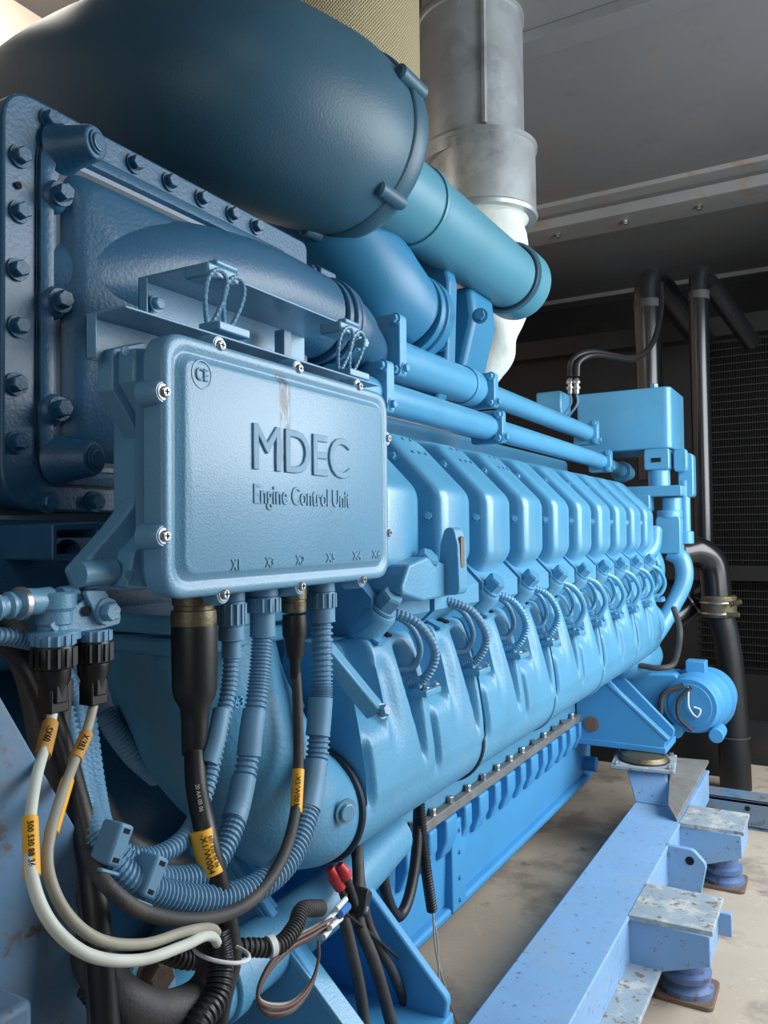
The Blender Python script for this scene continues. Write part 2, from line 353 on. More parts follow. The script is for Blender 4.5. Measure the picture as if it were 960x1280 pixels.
for i, y in enumerate(CY):
    c = bpy.data.objects.new('valve_cover', cme); link(c, Matrix.Translation((0, y-.012, H)), E); covers.append(c)
    hd = bpy.data.objects.new('cylinder_head', hm); link(hd, Matrix.Translation((0, y-.03, H)), E)
    bolt((-.722, y-.008, .035), (.5, -.85, .1), .0085, .012, c, 'steel' if i < 1 else 'blue')
    bolt((-.80, y-.008, .16), (.2, -.95, .2), .0085, .012, c, 'blue')
    for k, (dx, dw) in enumerate(((0, .006), (.03, .003), (.06, .006), (.012, .003), (.045, .004))):   # raised cast ticks
        w = MB().box((-.004, -.0025*2, 0), (.004, .0025*2, .0014))
        if i < 4:
            q = Matrix.Translation((-.775-(.03 if k > 2 else 0), y+.035+dx, .176+(.03 if k > 2 else 0)+H-.003)) @ Matrix.Rotation(radians(45), 4, 'Y')
            if 'tick' not in HB: HB['tick'] = w.mesh('cast_mark', 'cast')
            o = bpy.data.objects.new('cast_mark', HB['tick']); link(o, q, c)
    if i != 1 and i < 10:
        bp = V((-.688, y+.003, -.118)); q = D45.to_track_quat('Z', 'Y').to_matrix().to_4x4()
        o = bpy.data.objects.new('cap_boss', bossm); link(o, Matrix.Translation(bp+V((0, 0, H))) @ q, E)
        bolt(bp-D45*.012, D45, .022, .030, o, 'ecu' if i == 0 else 'blue', 'cap_screw', 1.2)
    # conduit loops feeding the injector
    mm = 'hose' if i < 2 else 'blue'
    p = [V((-.705, y+.035, -.135)), V((-.665, y+.075, -.16)), V((-.65, y+.115, -.215)), V((-.668, y+.112, -.262)), V((-.70, y+.10, -.275))]
    part('injector_conduit', MB().tube(p, .0085, 10, cor=.09 if i < 4 else 0, pitch=.007), mm, E)
    p = [V((-.715, y+.05, -.14)), V((-.69, y+.09, -.165)), V((-.682, y+.118, -.21)), V((-.69, y+.105, -.245)), V((-.715, y+.09, -.25))]
    part('injector_wire', MB().tube(p, .006, 10), 'hose' if i < 3 else 'blue', E)
# lower manifold: one casting per two cylinders, a trunk per cylinder with a leaf shaped hollow in it
YB = [1.085+.486*k for k in range(5)]+[3.50]
def sm(a, b, x): t = max(0, min(1, (x-a)/(b-a))); return t*t*(3-2*t)
PC, PZ, PR = -.755, -.437, .091
top = [(-.80, -.175), (-.735, -.178), (-.712, -.185), (-.700, -.205), (-.690, -.235), (-.681, -.27), (-.673, -.31), (-.666, -.35), (-.661, -.39), (-.6595, -.425)]
tp = spline([(a, b, 0) for a, b in top], 34)
circ = [(PC+PR*cos(a), PZ+PR*sin(a), 0) for a in [0-pi*1.15*k/26 for k in range(0, 27)]]
PROF = [(p[0], p[1]) for p in tp]+[(a, b) for a, b, _ in circ]+[(-.85, -.30), (-.82, -.2)]
def manifold(y0, y1):
    b = MB(); ny = 130; n = len(PROF)
    for j in range(ny+1):
        y = y0+(y1-y0)*j/ny; endr = min(1, min(j, ny-j)/4)
        ph = ((y-CY[0]+.02) % DY)/DY            # 0..1 within one cylinder
        for (x, z) in PROF:
            d = 0; dz = 0
            if x > -.74 and z > -.47:
                h = (z+.437)/.26                 # 0 at pipe, 1 at top
                def dip(c, w): q = abs(ph-c)/w; return 0 if q >= 1 else (.5+.5*cos(pi*q))
                d += .068*dip(.38+.10*(1-h), .06+.07*sm(.1, .75, h))*sm(.05, .50, h)*(1-sm(.80, .95, h))
                d += .018*dip(.64+.05*(1-h), .07)*sm(-.05, .1, h)*(1-sm(.30, .50, h))
                g = sm(.60, .74, ph)*(1-sm(.92, 1.0, ph))
                d += .050*g*sm(.38, .62, h)
                d += .012*dip(.08, .14)*sm(.2, .6, h)*(1-sm(.75, .9, h))
            b.v.append((x-d, y, z))
    b.f += [(j*n+i, j*n+(i+1) % n, (j+1)*n+(i+1) % n, (j+1)*n+i) for j in range(ny) for i in range(n)]
    b.f += [tuple(range(n))[::-1], tuple(range(ny*n, (ny+1)*n))]; return b
for k in range(5):
    ms = part('manifold_section', manifold(YB[k]+.006, YB[k+1]-.006), 'cast', E, ang=1.2)
    for q in (0, 1):
        if 2*k+q > 9: continue
        y = CY[2*k+q]
        o = bpy.data.objects.new('port_plug', plugm); link(o, Matrix.Translation((-.722, y+.055, -.181+H)) @ Matrix.Rotation(radians(20), 4, 'Y'), ms)
        o = bpy.data.objects.new('pad', tabm); link(o, Matrix.Translation((-.715, y+.005, -.184+H)) @ Matrix.Rotation(radians(25), 4, 'Y'), ms)
        cl = part('conduit_clamp', MB().box((-.69, y+.088, -.295), (-.655, y+.150, -.283)).box((-.70, y+.10, -.285), (-.675, y+.13, -.262)), 'cast', ms, bev=.002)
        bolt((-.664, y+.098, -.285), (.4, 0, 1), .0065, .009, cl, 'steel' if k < 2 else 'blue'); bolt((-.664, y+.140, -.285), (.4, 0, 1), .0065, .009, cl, 'steel' if k < 2 else 'blue')
for k in range(5):
    part('gasket_ring', MB().torus((PC, YB[k], PZ), (0, 1, 0), PR-.001, .0065, 56, 8), 'seal' if k < 2 else 'cast', E, label='dark rubber joint ring' if k < 2 else None)
# diagonal arm with a bolt on the first section
arm = MB(); a, b_ = X(405, 812, -.668), X(468, 888, -.632); 
dd = (b_-a).normalized(); sx, sy, _ = basis(dd)
Mx = Matrix.Translation(a) @ Matrix((( .9, dd.x, -.2, 0), (0, dd.y, .0, 0), (0, dd.z, 0, 0), (0, 0, 0, 1)))
arm.tube([a, b_], .019, 4, straight=True)
am = part('diagonal_arm', arm, 'cast', E, bev=.003); bolt(b_+V((.012, 0, 0)), (1, -.2, .3), .009, .012, am, 'ecu')
# near elbow that turns up from the manifold
pts = [(PC, 1.085, PZ), (PC, 1.05, PZ+.005), (PC-.005, .985, PZ+.04), (PC-.025, .925, -.32), (PC-.05, .885, -.24), (PC-.062, .865, -.16), (PC-.064, .862, -.12)]
el = part('manifold_elbow', MB().tube(pts, [PR-.004, PR, PR+.008, PR+.02, PR+.027, PR+.03, PR+.032], 48), 'cast', E, ang=1.2)
part('elbow_flange', MB().prism(rounded(rect(-.95, .735, -.698, .985), .05), 'z', -.150, -.128).prism(rounded(rect(-.955, .725, -.694, .995), .05), 'z', -.122, -.098), 'blue', E, bev=.005)
bolt(X(431, 1014, -.655), (1, -.3, -.1), .013, .006, el, 'ecu', 'plug_screw', 1.5, 16)
tx = textmesh('3663', .020, .002, m='blue')
ww = X(292, 880, -.694); textobj('cast_number', tx, Matrix.Translation(ww) @ Matrix(((0, 0, 1, 0), (1, 0, 0, 0), (0, 1, 0, 0), (0, 0, 0, 1))), el)
# lower return pipe below the elbow
part('return_pipe', MB().tube([(-.82, .70, -.66), (-.81, .95, -.655), (-.80, 1.2, -.64), (-.82, 1.45, -.62)], [.055, .05, .048, .048], 28), 'cast', E)
part('pipe_band', MB().lathe((-.812, .90, -.655), (0, 1, 0), [(0, .058), (.03, .058)], 28), 'cast', E, bev=.003)
# fittings in the dark gap behind the cables
ft = part('pressure_fitting', MB().lathe(X(350, 884, -.80), (1, -.5, 0), [(-.03, .012), (0, .012), (.02, .016), (.03, .016)], 20).lathe(X(358, 882, -.79), (1, -.4, 0), [(.0, .024), (.02, .024)], 6), 'hose', E, bev=.002)
sn = part('sensor_plug', MB().lathe(X(350, 935, -.80), (0, 0, 1), [(-.02, .014), (.0, .02), (.03, .02), (.032, .028), (.052, .028), (.055, .014), (.07, .014)], 20), 'hose', E, bev=.001)
# engine feet
def foot_bracket(y0, y1, nm='mounting_bracket'):
    z0 = -.845; zt = -.50
    b = MB()
    for yy in (y0, y1-.02):
        b.prism(rounded([(-.96, z0), (-.61, z0), (-.60, z0+.05), (-.90, zt), (-.96, zt)], [.0, .02, .02, .01, 0], 3), 'y', yy, yy+.02)
    b.box((-.96, y0-.005, z0-.005), (-.60, y1+.005, z0+.02)); b.box((-.97, y0, z0), (-.94, y1, zt))
    o = part(nm, b, 'pan', E, bev=.004)
    Mr = Matrix.Translation((-.725, 0, -.66)) @ Matrix.Rotation(radians(41), 4, 'Y')
    part('top_rib', MB().box((-.24, y0-.003, -.022), (.19, y0+.035, -.010), Mr), 'blue', o, bev=.002)
    return o
foot_bracket(1.02, 1.27)
fb = foot_bracket(3.20, 3.40)
part('foot_opening', MB().lathe((-.885, 3.197, -.765), (0, -1, 0), [(0, .03), (.002, .03)], 20), 'rust', fb, label='round opening through the bracket')
# upper fuel and coolant rails
up = [(-.99, 1.60, .450), (-1.0, 1.75, .452), (-1.0, 2.05, .454), (-1.0, 2.27, .455)]
rail1 = part('upper_rail_pipe', MB().tube(up, .055, 28), 'blue', E)
part('rail_pipe', MB().tube([(-1.0, 2.25, .456), (-1.0, 2.9, .456), (-1.0, 3.62, .452)], .037, 24), 'blue', E)
part('rail_pipe', MB().tube([(-.93, 1.40, .322), (-.93, 2.2, .322), (-.93, 2.34, .322)], .039, 24), 'blue', E)
part('rail_pipe', MB().tube([(-.93, 2.34, .322), (-.93, 3.0, .320), (-.93, 3.62, .316)], .034, 24), 'blue', E)
part('rail_pipe', MB().tube([(-.93, 3.62, .316), (-.93, 4.0, .295), (-.93, 4.05, .295)], .030, 24), 'blue', E)
for y, r in ((2.26, .06),): part('seal_band', MB().lathe((-1.0, y, .455), (0, 1, 0), [(-.03, r), (0, r), (.004, r-.004), (.05, r-.004)], 28), 'blue', rail1, bev=.002)
def pclamp(x, y, z, hx, hz, w=.035):
    o = part('pipe_clamp', MB().prism(rounded(rect(x-hx, z-hz, x+hx, z+hz), .012), 'y', y, y+w), 'blue', E, bev=.003)
    for s in (-1, 1): bolt((x+hx-.012, y, z+s*(hz-.014)), (0, -1, 0), .011, .012, o, 'blue')
    bolt((x+hx, y+w/2, z-hz+.02), (1, 0, 0), .01, .01, o, 'blue')
pclamp(-.975, 1.66, .452, .075, .075); pclamp(-.93, 1.56, .335, .05, .06); pclamp(-1.0, 2.36, .455, .058, .056)
pclamp(-.93, 2.26, .322, .052, .05, .03); pclamp(-1.0, 3.60, .452, .055, .055); pclamp(-.93, 3.57, .316, .05, .05)
part('pipe_end', MB().lathe((-.93, 3.96, .295), (0, 1, 0), [(0, .05), (.05, .05), (.06, .035), (.16, .035)], 20), 'blue', E, bev=.003)
# far end gear case and fittings
gc = MB().lathe((-.84, 3.62, -.17), (0, 1, 0), [(0, .15), (.03, .16), (.07, .16), (.075, .15), (.14, .145)], 44)
gear = part('gear_case', gc, 'blue', E, bev=.005)
part('case_plate', MB().prism(rounded([(-1.25, -.45), (-.93, -.42), (-.86, -.25), (-.86, .06), (-.95, .12), (-1.25, .12)], .03), 'y', 3.60, 3.66), 'blue', E, bev=.006)
for k in range(9):
    a = -1.6+k*.42; bolt((-.84+.143*cos(a), 3.618, -.17+.143*sin(a)), (0, -1, 0), .011, .012, gear, 'blue')
part('case_tube', MB().tube([Y(838, 690, 3.75), Y(852, 700, 3.75), Y(855, 725, 3.74), Y(842, 755, 3.70), Y(822, 790, 3.62), Y(800, 815, 3.55)], [.04, .04, .038, .036, .036, .036], 20), 'blue', E)
part('bypass_arm', MB().tube([Y(782, 712, 3.42), Y(800, 700, 3.48), Y(815, 684, 3.55), Y(818, 662, 3.6)], .034, 16), 'blue', E)
def uy(u, v, y=3.75): return Y(u, v, y)
def vcyl(u, v0, v1, r, y=3.75, nm='valve_body', prof=None):
    a, b = uy(u, v1, y), uy(u, v0, y); a.x = b.x = (a.x+b.x)/2
    return part(nm, MB().cyl(a, b, r), 'blue', E, bev=.005)
vcyl(824, 588, 614, .048, nm='filter_bowl'); vcyl(840, 622, 645, .042, nm='valve_neck'); vcyl(856, 600, 668, .024, 3.8, 'riser_pipe'); vcyl(857, 664, 680, .036, 3.8, 'riser_flange'); vcyl(837, 638, 648, .055, nm='valve_collar')
def ybox(nm, u0, v0, u1, v1, y, dy, r=.012):
    a, b = uy(u0, v1, y), uy(u1, v0, y)
    return part(nm, MB().prism(rounded(rect(a.x, a.z, b.x, b.z), r), 'y', y, y+dy), 'blue', E, bev=.005)
fbk = ybox('filter_head', 805, 560, 836, 588, 3.70, .10); part('slot', MB().box(tuple(uy(814, 578, 3.698)), tuple(uy(826, 572, 3.70))), 'hole', fbk)
ybox('support_ledge', 776, 606, 852, 622, 3.68, .12); ybox('valve_block', 820, 645, 850, 692, 3.70, .10, .02); ybox('side_block', 848, 566, 866, 622, 3.78, .08, .02)
ybox('bracket_foot', 793, 618, 812, 640, 3.66, .1); ybox('valve_ear', 842, 560, 858, 590, 3.74, .05, .02)
part('lower_case', MB().ball((-.83, 3.52, -.53), (.16, .22, .10), 32, 18), 'blue', E)
part('lower_case_cap', MB().ball((-.76, 3.60, -.40), (.09, .12, .10), 24, 14), 'blue', E)
part('harness_tube', MB().tube([Y(800, 832, 3.36), Y(825, 835, 3.36), Y(843, 828, 3.40), Y(850, 790, 3.42), Y(842, 760, 3.5)], .012, 10), 'dusty', E, label='grey black harness at the far end')
# lifting eye
le = MB()
P = lambda u, v, x=-.655: (X(u, v, x).y, X(u, v, x).z)
le.prism(rounded([P(512, 706), P(535, 696), P(560, 706), P(585, 716), P(575, 742), P(530, 752), P(500, 742)], .012), 'x', -.78, -.655)
eye = part('lifting_eye', le, 'cast', E, bev=.008, seg=3)
ear = MB(); ey = P(570, 700, -.64)[0]
ear.prism(rounded([(-.70, -.12), (-.625, -.115), (-.628, -.02), (-.636, .012), (-.655, .012), (-.665, -.02), (-.668, -.07)], .014), 'y', ey-.018, ey+.022)
part('eye_ear', ear, 'cast', eye, bev=.007, seg=3)
part('eye_slot', MB().prism(rounded(rect(ey-.008, -.065, ey+.008, -.005), .008), 'x', -.629, -.6255), 'rust', eye, label='worn slot of the lifting eye')
bolt(X(523, 712, -.69), D45, .021, .036, eye, 'cast', 'cap_screw', 1.2)
# upper block between the banks, turbine side
part('valley_cover', MB().box((-1.6, 1.3, .15), (-1.08, 3.6, .33)), 'cast', E, bev=.02)
# ================================================================== TURBOCHARGER GROUP
T = thing('turbocharger', 'blue turbocharger casing below the big dark intake elbow and teal pipe', 'turbocharger', (-1.15, 2.0, .33))
part('volute', MB().tube([(-1.16, 1.62, .86), (-1.10, 1.70, .76), (-1.045, 1.80, .655), (-1.02, 1.93, .60)], [.13, .13, .125, .105], 36), 'turbo', T)
vb = part('outlet_ring', MB().lathe((-1.02, 1.93, .60), (.02, 1, -.05), [(-.02, .106), (-.02, .114), (.0, .116), (.012, .108), (.016, .118), (.055, .116), (.058, .10)], 40), 'turbo', T, bev=.002)
part('casing_plate', MB().prism(rounded([(-1.45, .36), (-1.0, .36), (-.96, .48), (-.95, .72), (-1.02, 1.0), (-1.45, 1.05)], .04), 'y', 2.05, 2.11), 'turbo', T, bev=.01)
part('casing_body', MB().lathe((-1.17, 2.05, .55), (0, 1, 0), [(0, .12), (.2, .15), (.3, .13)], 36), 'turbo', T, bev=.01)
sc = part('side_scroll', MB().prism(rounded([(-1.16, .44), (-1.02, .42), (-.955, .66), (-.965, .76), (-1.16, .76)], .03), 'y', 2.24, 2.42), 'turbo', T, bev=.02, seg=3)
for (u, v) in ((550, 430), (600, 395), (503, 315)): bolt(Y(u, v, 2.02), (.3, -1, 0), .016, .014, vb, 'turbo')
# ================================================================== CHARGE AIR HOUSING (left)
A = thing('charge_air_housing', 'dark blue bolted cast housing at the left behind the control unit', 'housing', (-1.05, .9, 0))
hx = -.955
def PXX(u, v, x=hx): p = X(u, v, x); return (p.y, p.z)
ztop, zbot = .609, PXX(100, 640)[1]; yl = PXX(3, 400)[0]
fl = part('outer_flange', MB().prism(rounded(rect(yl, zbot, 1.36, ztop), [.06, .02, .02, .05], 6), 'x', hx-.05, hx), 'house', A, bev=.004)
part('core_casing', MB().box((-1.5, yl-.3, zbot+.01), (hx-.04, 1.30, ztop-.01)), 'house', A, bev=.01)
y_in = PXX(46, 400)[0]
dm = MB(); z0i, z1i = zbot+.038, ztop-.045
for (k, x) in ((0, hx-.01), (0, hx+.008), (.006, hx+.012), (.018, hx+.012), (.022, hx+.004), (.035, hx+.002), (.045, hx+.018), (.06, hx+.03)):
    pts = rounded(rect(y_in+k, z0i+k, 1.30-k*.3, z1i-k), .045, 6)
    dm.v += [(x, p[0], p[1]) for p in pts]
n_ = len(pts); dm.f += [(j*n_+i, j*n_+(i+1) % n_, (j+1)*n_+(i+1) % n_, (j+1)*n_+i) for j in range(7) for i in range(n_)]+[tuple(range(7*n_, 8*n_))]
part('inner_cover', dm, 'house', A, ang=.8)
part('gasket_line', MB().prism(rounded(rect(y_in-.003, z0i-.003, 1.30, z1i+.003), .045, 6), 'x', hx, hx+.003), 'seal', A)
for (u, v) in ((25, 196), (25, 265), (22, 337), (23, 408), (20, 480), (22, 552), (59, 628), (118, 627), (62, 147), (168, 202), (212, 226), (252, 246), (290, 268), (320, 286)):
    q = X(u, v, hx+.002)
    if v < 300 and u > 30: q.z = ztop-.022
    bolt(q, (1, -.12, 0), .0115, .012, fl, 'house')
bolt(X(22, 232, hx+.001), (1, 0, 0), .005, .002, fl, 'hole', 'bolt_hole', 0, 16)
for (u, v) in ((76, 243), (75, 376), (74, 511)):
    q = X(u, v, hx+.022); part('pad', MB().ball(q-V((.018, 0, 0)), (.019, .021, .024), 20, 12), 'house', fl); bolt(q, (1, -.15, 0), .0125, .016, fl, 'house')
for (u, v) in ((121, 178), (119, 573)):
    e = X(u, v, hx+.062); s_ = V((hx-.0, e.y-.012, e.z))
    bs = part('boss', MB().lathe(s_, (e-s_), [(0, .038), (.02, .030), ((e-s_).length-.005, .0245), ((e-s_).length, .022)], 28), 'house', A, bev=.002)
    bolt(e, (e-s_), .0125, .004, bs, 'house', 'plug_screw', 1.3, 20); bolt(e+(e-s_).normalized()*.004, (e-s_), .004, .001, bs, 'hole', 'screw_socket', 0, 6)
# pipe cast out of the cover, then clamp, then taper to the rail
OP = part('outlet_pipe', MB().tube([(-1.06, .62, .33), (-1.01, .80, .385), (-.975, .98, .435), (-.965, 1.18, .462), (-.965, 1.38, .462)], [.05, .085, .094, .094, .090], 40), 'house', A)
for k, (y, r) in enumerate(((1.40, .094), (1.425, .098), (1.45, .094))):
    part('clamp_band', MB().lathe((-.965, y-.008, .458), (0, 1, 0), [(0, r-.006), (.003, r), (.017, r), (.02, r-.006)], 40), 'house', OP, bev=.001)
part('taper_pipe', MB().tube([(-.965, 1.38, .458), (-.965, 1.50, .456), (-.975, 1.58, .445), (-.99, 1.66, .434)], [.082, .08, .066, .056], 36), 'house', A)
ck = part('clamp_lug', MB().box((-.985, 1.395, .545), (-.945, 1.455, .57)), 'house', OP, bev=.004); bolt((-.965, 1.40, .562), (0, -1, 0), .012, .016, ck, 'house')
# rounded casting below the housing
part('lower_casting', MB().lathe((-.975, .3, -.075), (0, 1, 0), [(0, .10), (.62, .10), (.70, .088), (.75, .04)], 40), 'house', A, bev=.004)
lb = MB().prism(rounded([P(66, 655, -.80), P(124, 652, -.80), P(130, 660, -.80), P(130, 672, -.80), P(122, 672, -.80), P(122, 661, -.80), P(72, 663, -.80), P(72, 692, -.80), P(105, 694, -.80), P(105, 702, -.80), P(66, 700, -.80)], .003), 'x', -.90, -.80)
lbo = part('lower_bracket', lb, 'house', A, bev=.002); bolt(X(84, 690, -.84), (1, -.2, 0), .012, .012, lbo, 'house')
# ================================================================== INTAKE ELBOW, TEAL PIPE, FILTER, EXHAUST
IE = thing('air_intake_elbow', 'huge dark blue curved air duct bulging over the top left', 'air duct', (-1.1, 1.5, .7))
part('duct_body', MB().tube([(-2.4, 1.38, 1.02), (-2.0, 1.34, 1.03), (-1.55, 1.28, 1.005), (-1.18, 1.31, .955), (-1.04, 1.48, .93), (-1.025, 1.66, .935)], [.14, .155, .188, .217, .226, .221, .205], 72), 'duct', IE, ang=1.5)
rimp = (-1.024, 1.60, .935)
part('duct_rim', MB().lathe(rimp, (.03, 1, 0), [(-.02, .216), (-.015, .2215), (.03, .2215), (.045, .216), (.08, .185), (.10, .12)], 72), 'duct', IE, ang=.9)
for a in (-48, 22, -105, 95, 160):
    a = radians(a); c = V((-1.022+.22*cos(a), 1.57, .935+.22*sin(a)))
    part('rim_lug', MB().lathe(c, (.03, 1, 0), [(-.05, .010), (-.045, .017), (.055, .017), (.06, .012)], 14), 'duct', IE)
CO = part('crossover_pipe', MB().cyl((-.95, 1.60, .853), (-.95, 2.53, .853), .102, n=48), 'teal', None)
tag(CO, 'teal blue straight pipe running from the dark elbow towards the silver duct', 'pipe')
part('pipe_groove', MB().torus((-.95, 2.50, .853), (0, 1, 0), .107, .005, 48), 'seal', CO)
part('end_collar', MB().lathe((-.95, 2.505, .853), (0, 1, 0), [(0, .110), (.004, .120), (.10, .120), (.112, .112), (.14, .09)], 48), 'teal', CO, ang=.5)
part('start_seam', MB().lathe((-.95, 1.82, .853), (0, 1, 0), [(0, .107), (.012, .109), (.02, .107)], 48), 'teal', CO)
FI = part('air_filter', MB().cyl((-1.325, 1.98, 1.0), (-1.325, 1.98, 1.62), .29, n=80), 'filt', None)
tag(FI, 'round air filter wrapped in beige diamond wire mesh above the dark duct', 'air filter')
part('filter_cap', MB().lathe((-1.325, 1.98, 1.60), (0, 0, 1), [(0, .285), (.0, .30), (.03, .30), (.04, .28)], 80), 'black', FI, bev=.004, label='black rubber end cap')
EX = thing('exhaust_duct', 'silver galvanised round duct rising to the ceiling', 'duct', (-1.222, 2.83, 1.2))
du = part('duct_section', MB().lathe((-1.208, 2.83, 1.41), (0, 0, 1), [(0, .200), (.055, .200), (.06, .207), (.068, .207), (.073, .200), (.548, .200), (.552, .206), (.57, .206)], 72), 'galv', EX, ang=.5)
part('duct_section', MB().lathe((-1.168, 2.83, 1.19), (0, 0, 1), [(0, .203), (.012, .209), (.02, .203), (.255, .203), (.26, .210), (.275, .210)], 72), 'galv', EX, ang=.5)
part('seam_strip', MB().box((-1.225+.135, 2.645, 1.48), (-1.225+.15, 2.668, 1.96)), 'galv', du, bev=.003)
part('rough_edge', MB().lathe((-1.168, 2.83, 1.165), (0, 0, 1), [(0, .12), (.03, .185), (.045, .19)], 40), 'lag', EX)
lg = MB().tube([(-1.15, 2.83, 1.24), (-1.13, 2.83, 1.10), (-1.13, 2.83, .98), (-1.13, 2.86, .82), (-1.15, 2.86, .70), (-1.18, 2.86, .58)], [.15, .125, .115, .105, .085, .05], 40)
rnd = random.Random(3)
lg.v = [tuple(V(p)*(1)+V((rnd.uniform(-1, 1), rnd.uniform(-1, 1), 0))*.0012+V((.010*sin(p[2]*30+p[1]*20), .008*sin(p[2]*24+p[0]*25), 0))) for p in lg.v]
LG = part('pipe_lagging', lg, 'lag', None); tag(LG, 'white insulating cloth wrapped around the exhaust pipe under the silver duct', 'insulation')
# ================================================================== TANK
pa, pb = Y(722, 567, 3.75), Y(838, 482, 3.75)
TK = part('header_tank', MB().prism(rounded(rect(pa.x, pa.y, pb.x, pa.y+.36), [.01, .035, .03, .01], 6), 'z', pa.z, pb.z), 'blue', None, bev=.008, seg=3)
tag(TK, 'plain blue rectangular box tank mounted at the far end of the engine', 'tank')
bolt((pb.x-.08, pa.y+.05, pb.z), (0, 0, 1), .018, .02, TK, 'blue', 'vent_cap')
CN = thing('solenoid_block', 'small blue block with two silver plugs beside the box tank', 'valve', tuple(uy(700, 520, 3.6)))
part('block_body', MB().box(tuple(uy(670, 520, 3.62)), tuple(uy(714, 494, 3.78))), 'blue', CN, bev=.01)
for u in (713, 721):
    a = uy(u, 492, 3.6); c = part('plug', MB().lathe(a, (0, 0, 1), [(0, .012), (.02, .012), (.021, .018), (.03, .018), (.031, .011), (.045, .011), (.046, .018), (.055, .018), (.07, .01)], 14), 'steel', CN)
    part('lead', MB().tube([a, a+V((0, 0, -.05)), uy(u-14, 525, 3.6)], .005, 8), 'hose', CN)
HC = part('harness_cable', MB().tube([uy(713, 470, 3.6), uy(716, 450, 3.6), uy(740, 440, 3.7), uy(790, 447, 4.0), uy(815, 430, 4.2), uy(826, 390, 4.4), uy(826, 355, 4.5)], .014, 10), 'rubber', None)
tag(HC, 'thin black cable arching from the silver plugs up to the black pipe', 'cable')
HC = part('harness_cable', MB().tube([uy(721, 470, 3.6), uy(724, 452, 3.6), uy(745, 444, 3.7), uy(790, 450, 4.0), uy(808, 440, 4.2)], .014, 10), 'rubber', None)
tag(HC, 'shorter black cable just below the arching one behind the box tank', 'cable')
# ================================================================== ALTERNATOR
AL = thing('alternator', 'round blue alternator at the far end under the engine', 'alternator', (-.55, 3.6, -.85))
ac = Y(862, 882, 3.55)
AB = part('casing', MB().lathe(ac, (.12, 1, 0), [(0, .092), (.0, .108), (.015, .115), (.05, .115), (.06, .125), (.16, .13), (.165, .14), (.19, .14), (.2, .125), (.3, .12)], 48), 'pan', AL, ang=.5)
part('end_plate', MB().lathe(ac+V((0, -.004, 0)), (.12, 1, 0), [(0, .09), (.01, .092)], 40), 'pan', AL, bev=.002)
part('terminal_box', MB().box((ac.x-.03, ac.y+.1, ac.z+.12), (ac.x+.05, ac.y+.18, ac.z+.17)), 'pan', AL, bev=.004)
part('support_casting', MB().prism(rounded([(ac.x-.34, ac.z+.10), (ac.x-.05, ac.z+.12), (ac.x-.05, ac.z-.12), (ac.x-.16, ac.z-.13), (ac.x-.34, ac.z-.02)], .03), 'y', ac.y+.06, ac.y+.2), 'pan', AL, bev=.01)
for dx in (-.06, .1): part('lug', MB().lathe((ac.x+dx, ac.y, ac.z-.115), (0, 1, 0), [(0, .03), (.12, .03)], 16), 'pan', AL, bev=.004)
part('lead', MB().tube([ac+V((.01, -.012, .08)), ac+V((-.04, -.02, .02)), ac+V((-.04, -.02, -.05)), ac+V((.01, -.015, -.10))], .008, 8), 'dusty', AL)
part('white_lead', MB().tube([ac+V((.0, -.014, .08)), ac+V((.0, -.02, .0)), ac+V((.03, -.02, -.04)), ac+V((.045, -.02, -.01)), ac+V((.02, -.02, .0))], .004, 8), 'wht', AL)
part('harness_lead', MB().tube([ac+V((-.02, -.012, .085)), ac+V((-.10, -.03, .04)), ac+V((-.12, -.03, -.06)), ac+V((-.19, -.03, -.06)), ac+V((-.24, -.02, .02)), ac+V((-.25, 0, .10))], .012, 8), 'dusty', AL)
# ================================================================== BLACK COOLANT PIPES, HOSES, RADIATOR
def bpipe(lab, u, vtop, vbot, r, y, elbow):
    a = Y(u, vtop, y); b = Y(u, vbot, y); b.x = a.x
    T_ = thing('coolant_pipe', lab, 'pipe', tuple(b))
    part('riser', MB().tube([b, (a+b)/2, a+V((0, 0, -r*1.2)), a+V((.02, .06, -.01)), a+V((.06, .16, -.05)), a+V(elbow)], r, 24), 'pipeblk', T_)
    part('pipe_band', MB().lathe(a+V((0, 0, -r*2.6)), (0, 0, 1), [(0, r*1.06), (.05, r*1.06)], 24), 'dusty', T_, bev=.004)
    return T_
bpipe('thicker black vertical pipe behind the box tank', 809, 345, 600, .075, 4.75, (.22, .55, -.30))
bpipe('slimmer glossy black vertical pipe in front of the radiator', 873, 345, 700, .053, 4.70, (.22, .50, -.30))
CH = thing('coolant_hose', 'glossy black rubber elbow hose with a metal clamp at the far right', 'hose', tuple(Y(890, 760, 4.1)))
h0 = Y(850, 692, 4.0)
part('hose_elbow', MB().tube([h0, Y(872, 690, 4.05), Y(890, 706, 4.1), Y(896, 750, 4.1)], .07, 28), 'pipeblk', CH)
hc = Y(898, 745, 4.1)
part('clamp_sleeve', MB().lathe(hc+V((0, 0, -.10)), (0, 0, 1), [(0, .07), (.004, .08), (.10, .08), (.104, .07)], 28), 'olive', CH, bev=.003)
cl = part('clamp_band', MB().torus(hc+V((0, 0, -.03)), (0, 0, 1), .081, .007, 32, 8).torus(hc+V((0, 0, -.08)), (0, 0, 1), .081, .007, 32, 8), 'steel', CH)
bolt(hc+V((.06, -.09, -.03)), (1, -.2, .3), .012, .05, cl, 'olive'); bolt(hc+V((.05, -.1, -.08)), (1, -.2, .1), .012, .05, cl, 'olive')
part('lower_hose', MB().tube([hc+V((0, 0, -.08)), Y(908, 800, 4.1), Y(915, 860, 4.1), Y(918, 940, 4.1), Y(920, 985, 4.1)], [.065, .06, .062, .07, .07], 28), 'rubber', CH)
part('hose_band', MB().torus(Y(917, 920, 4.1), (0, 0, 1), .07, .004, 28, 8), 'dusty', CH)
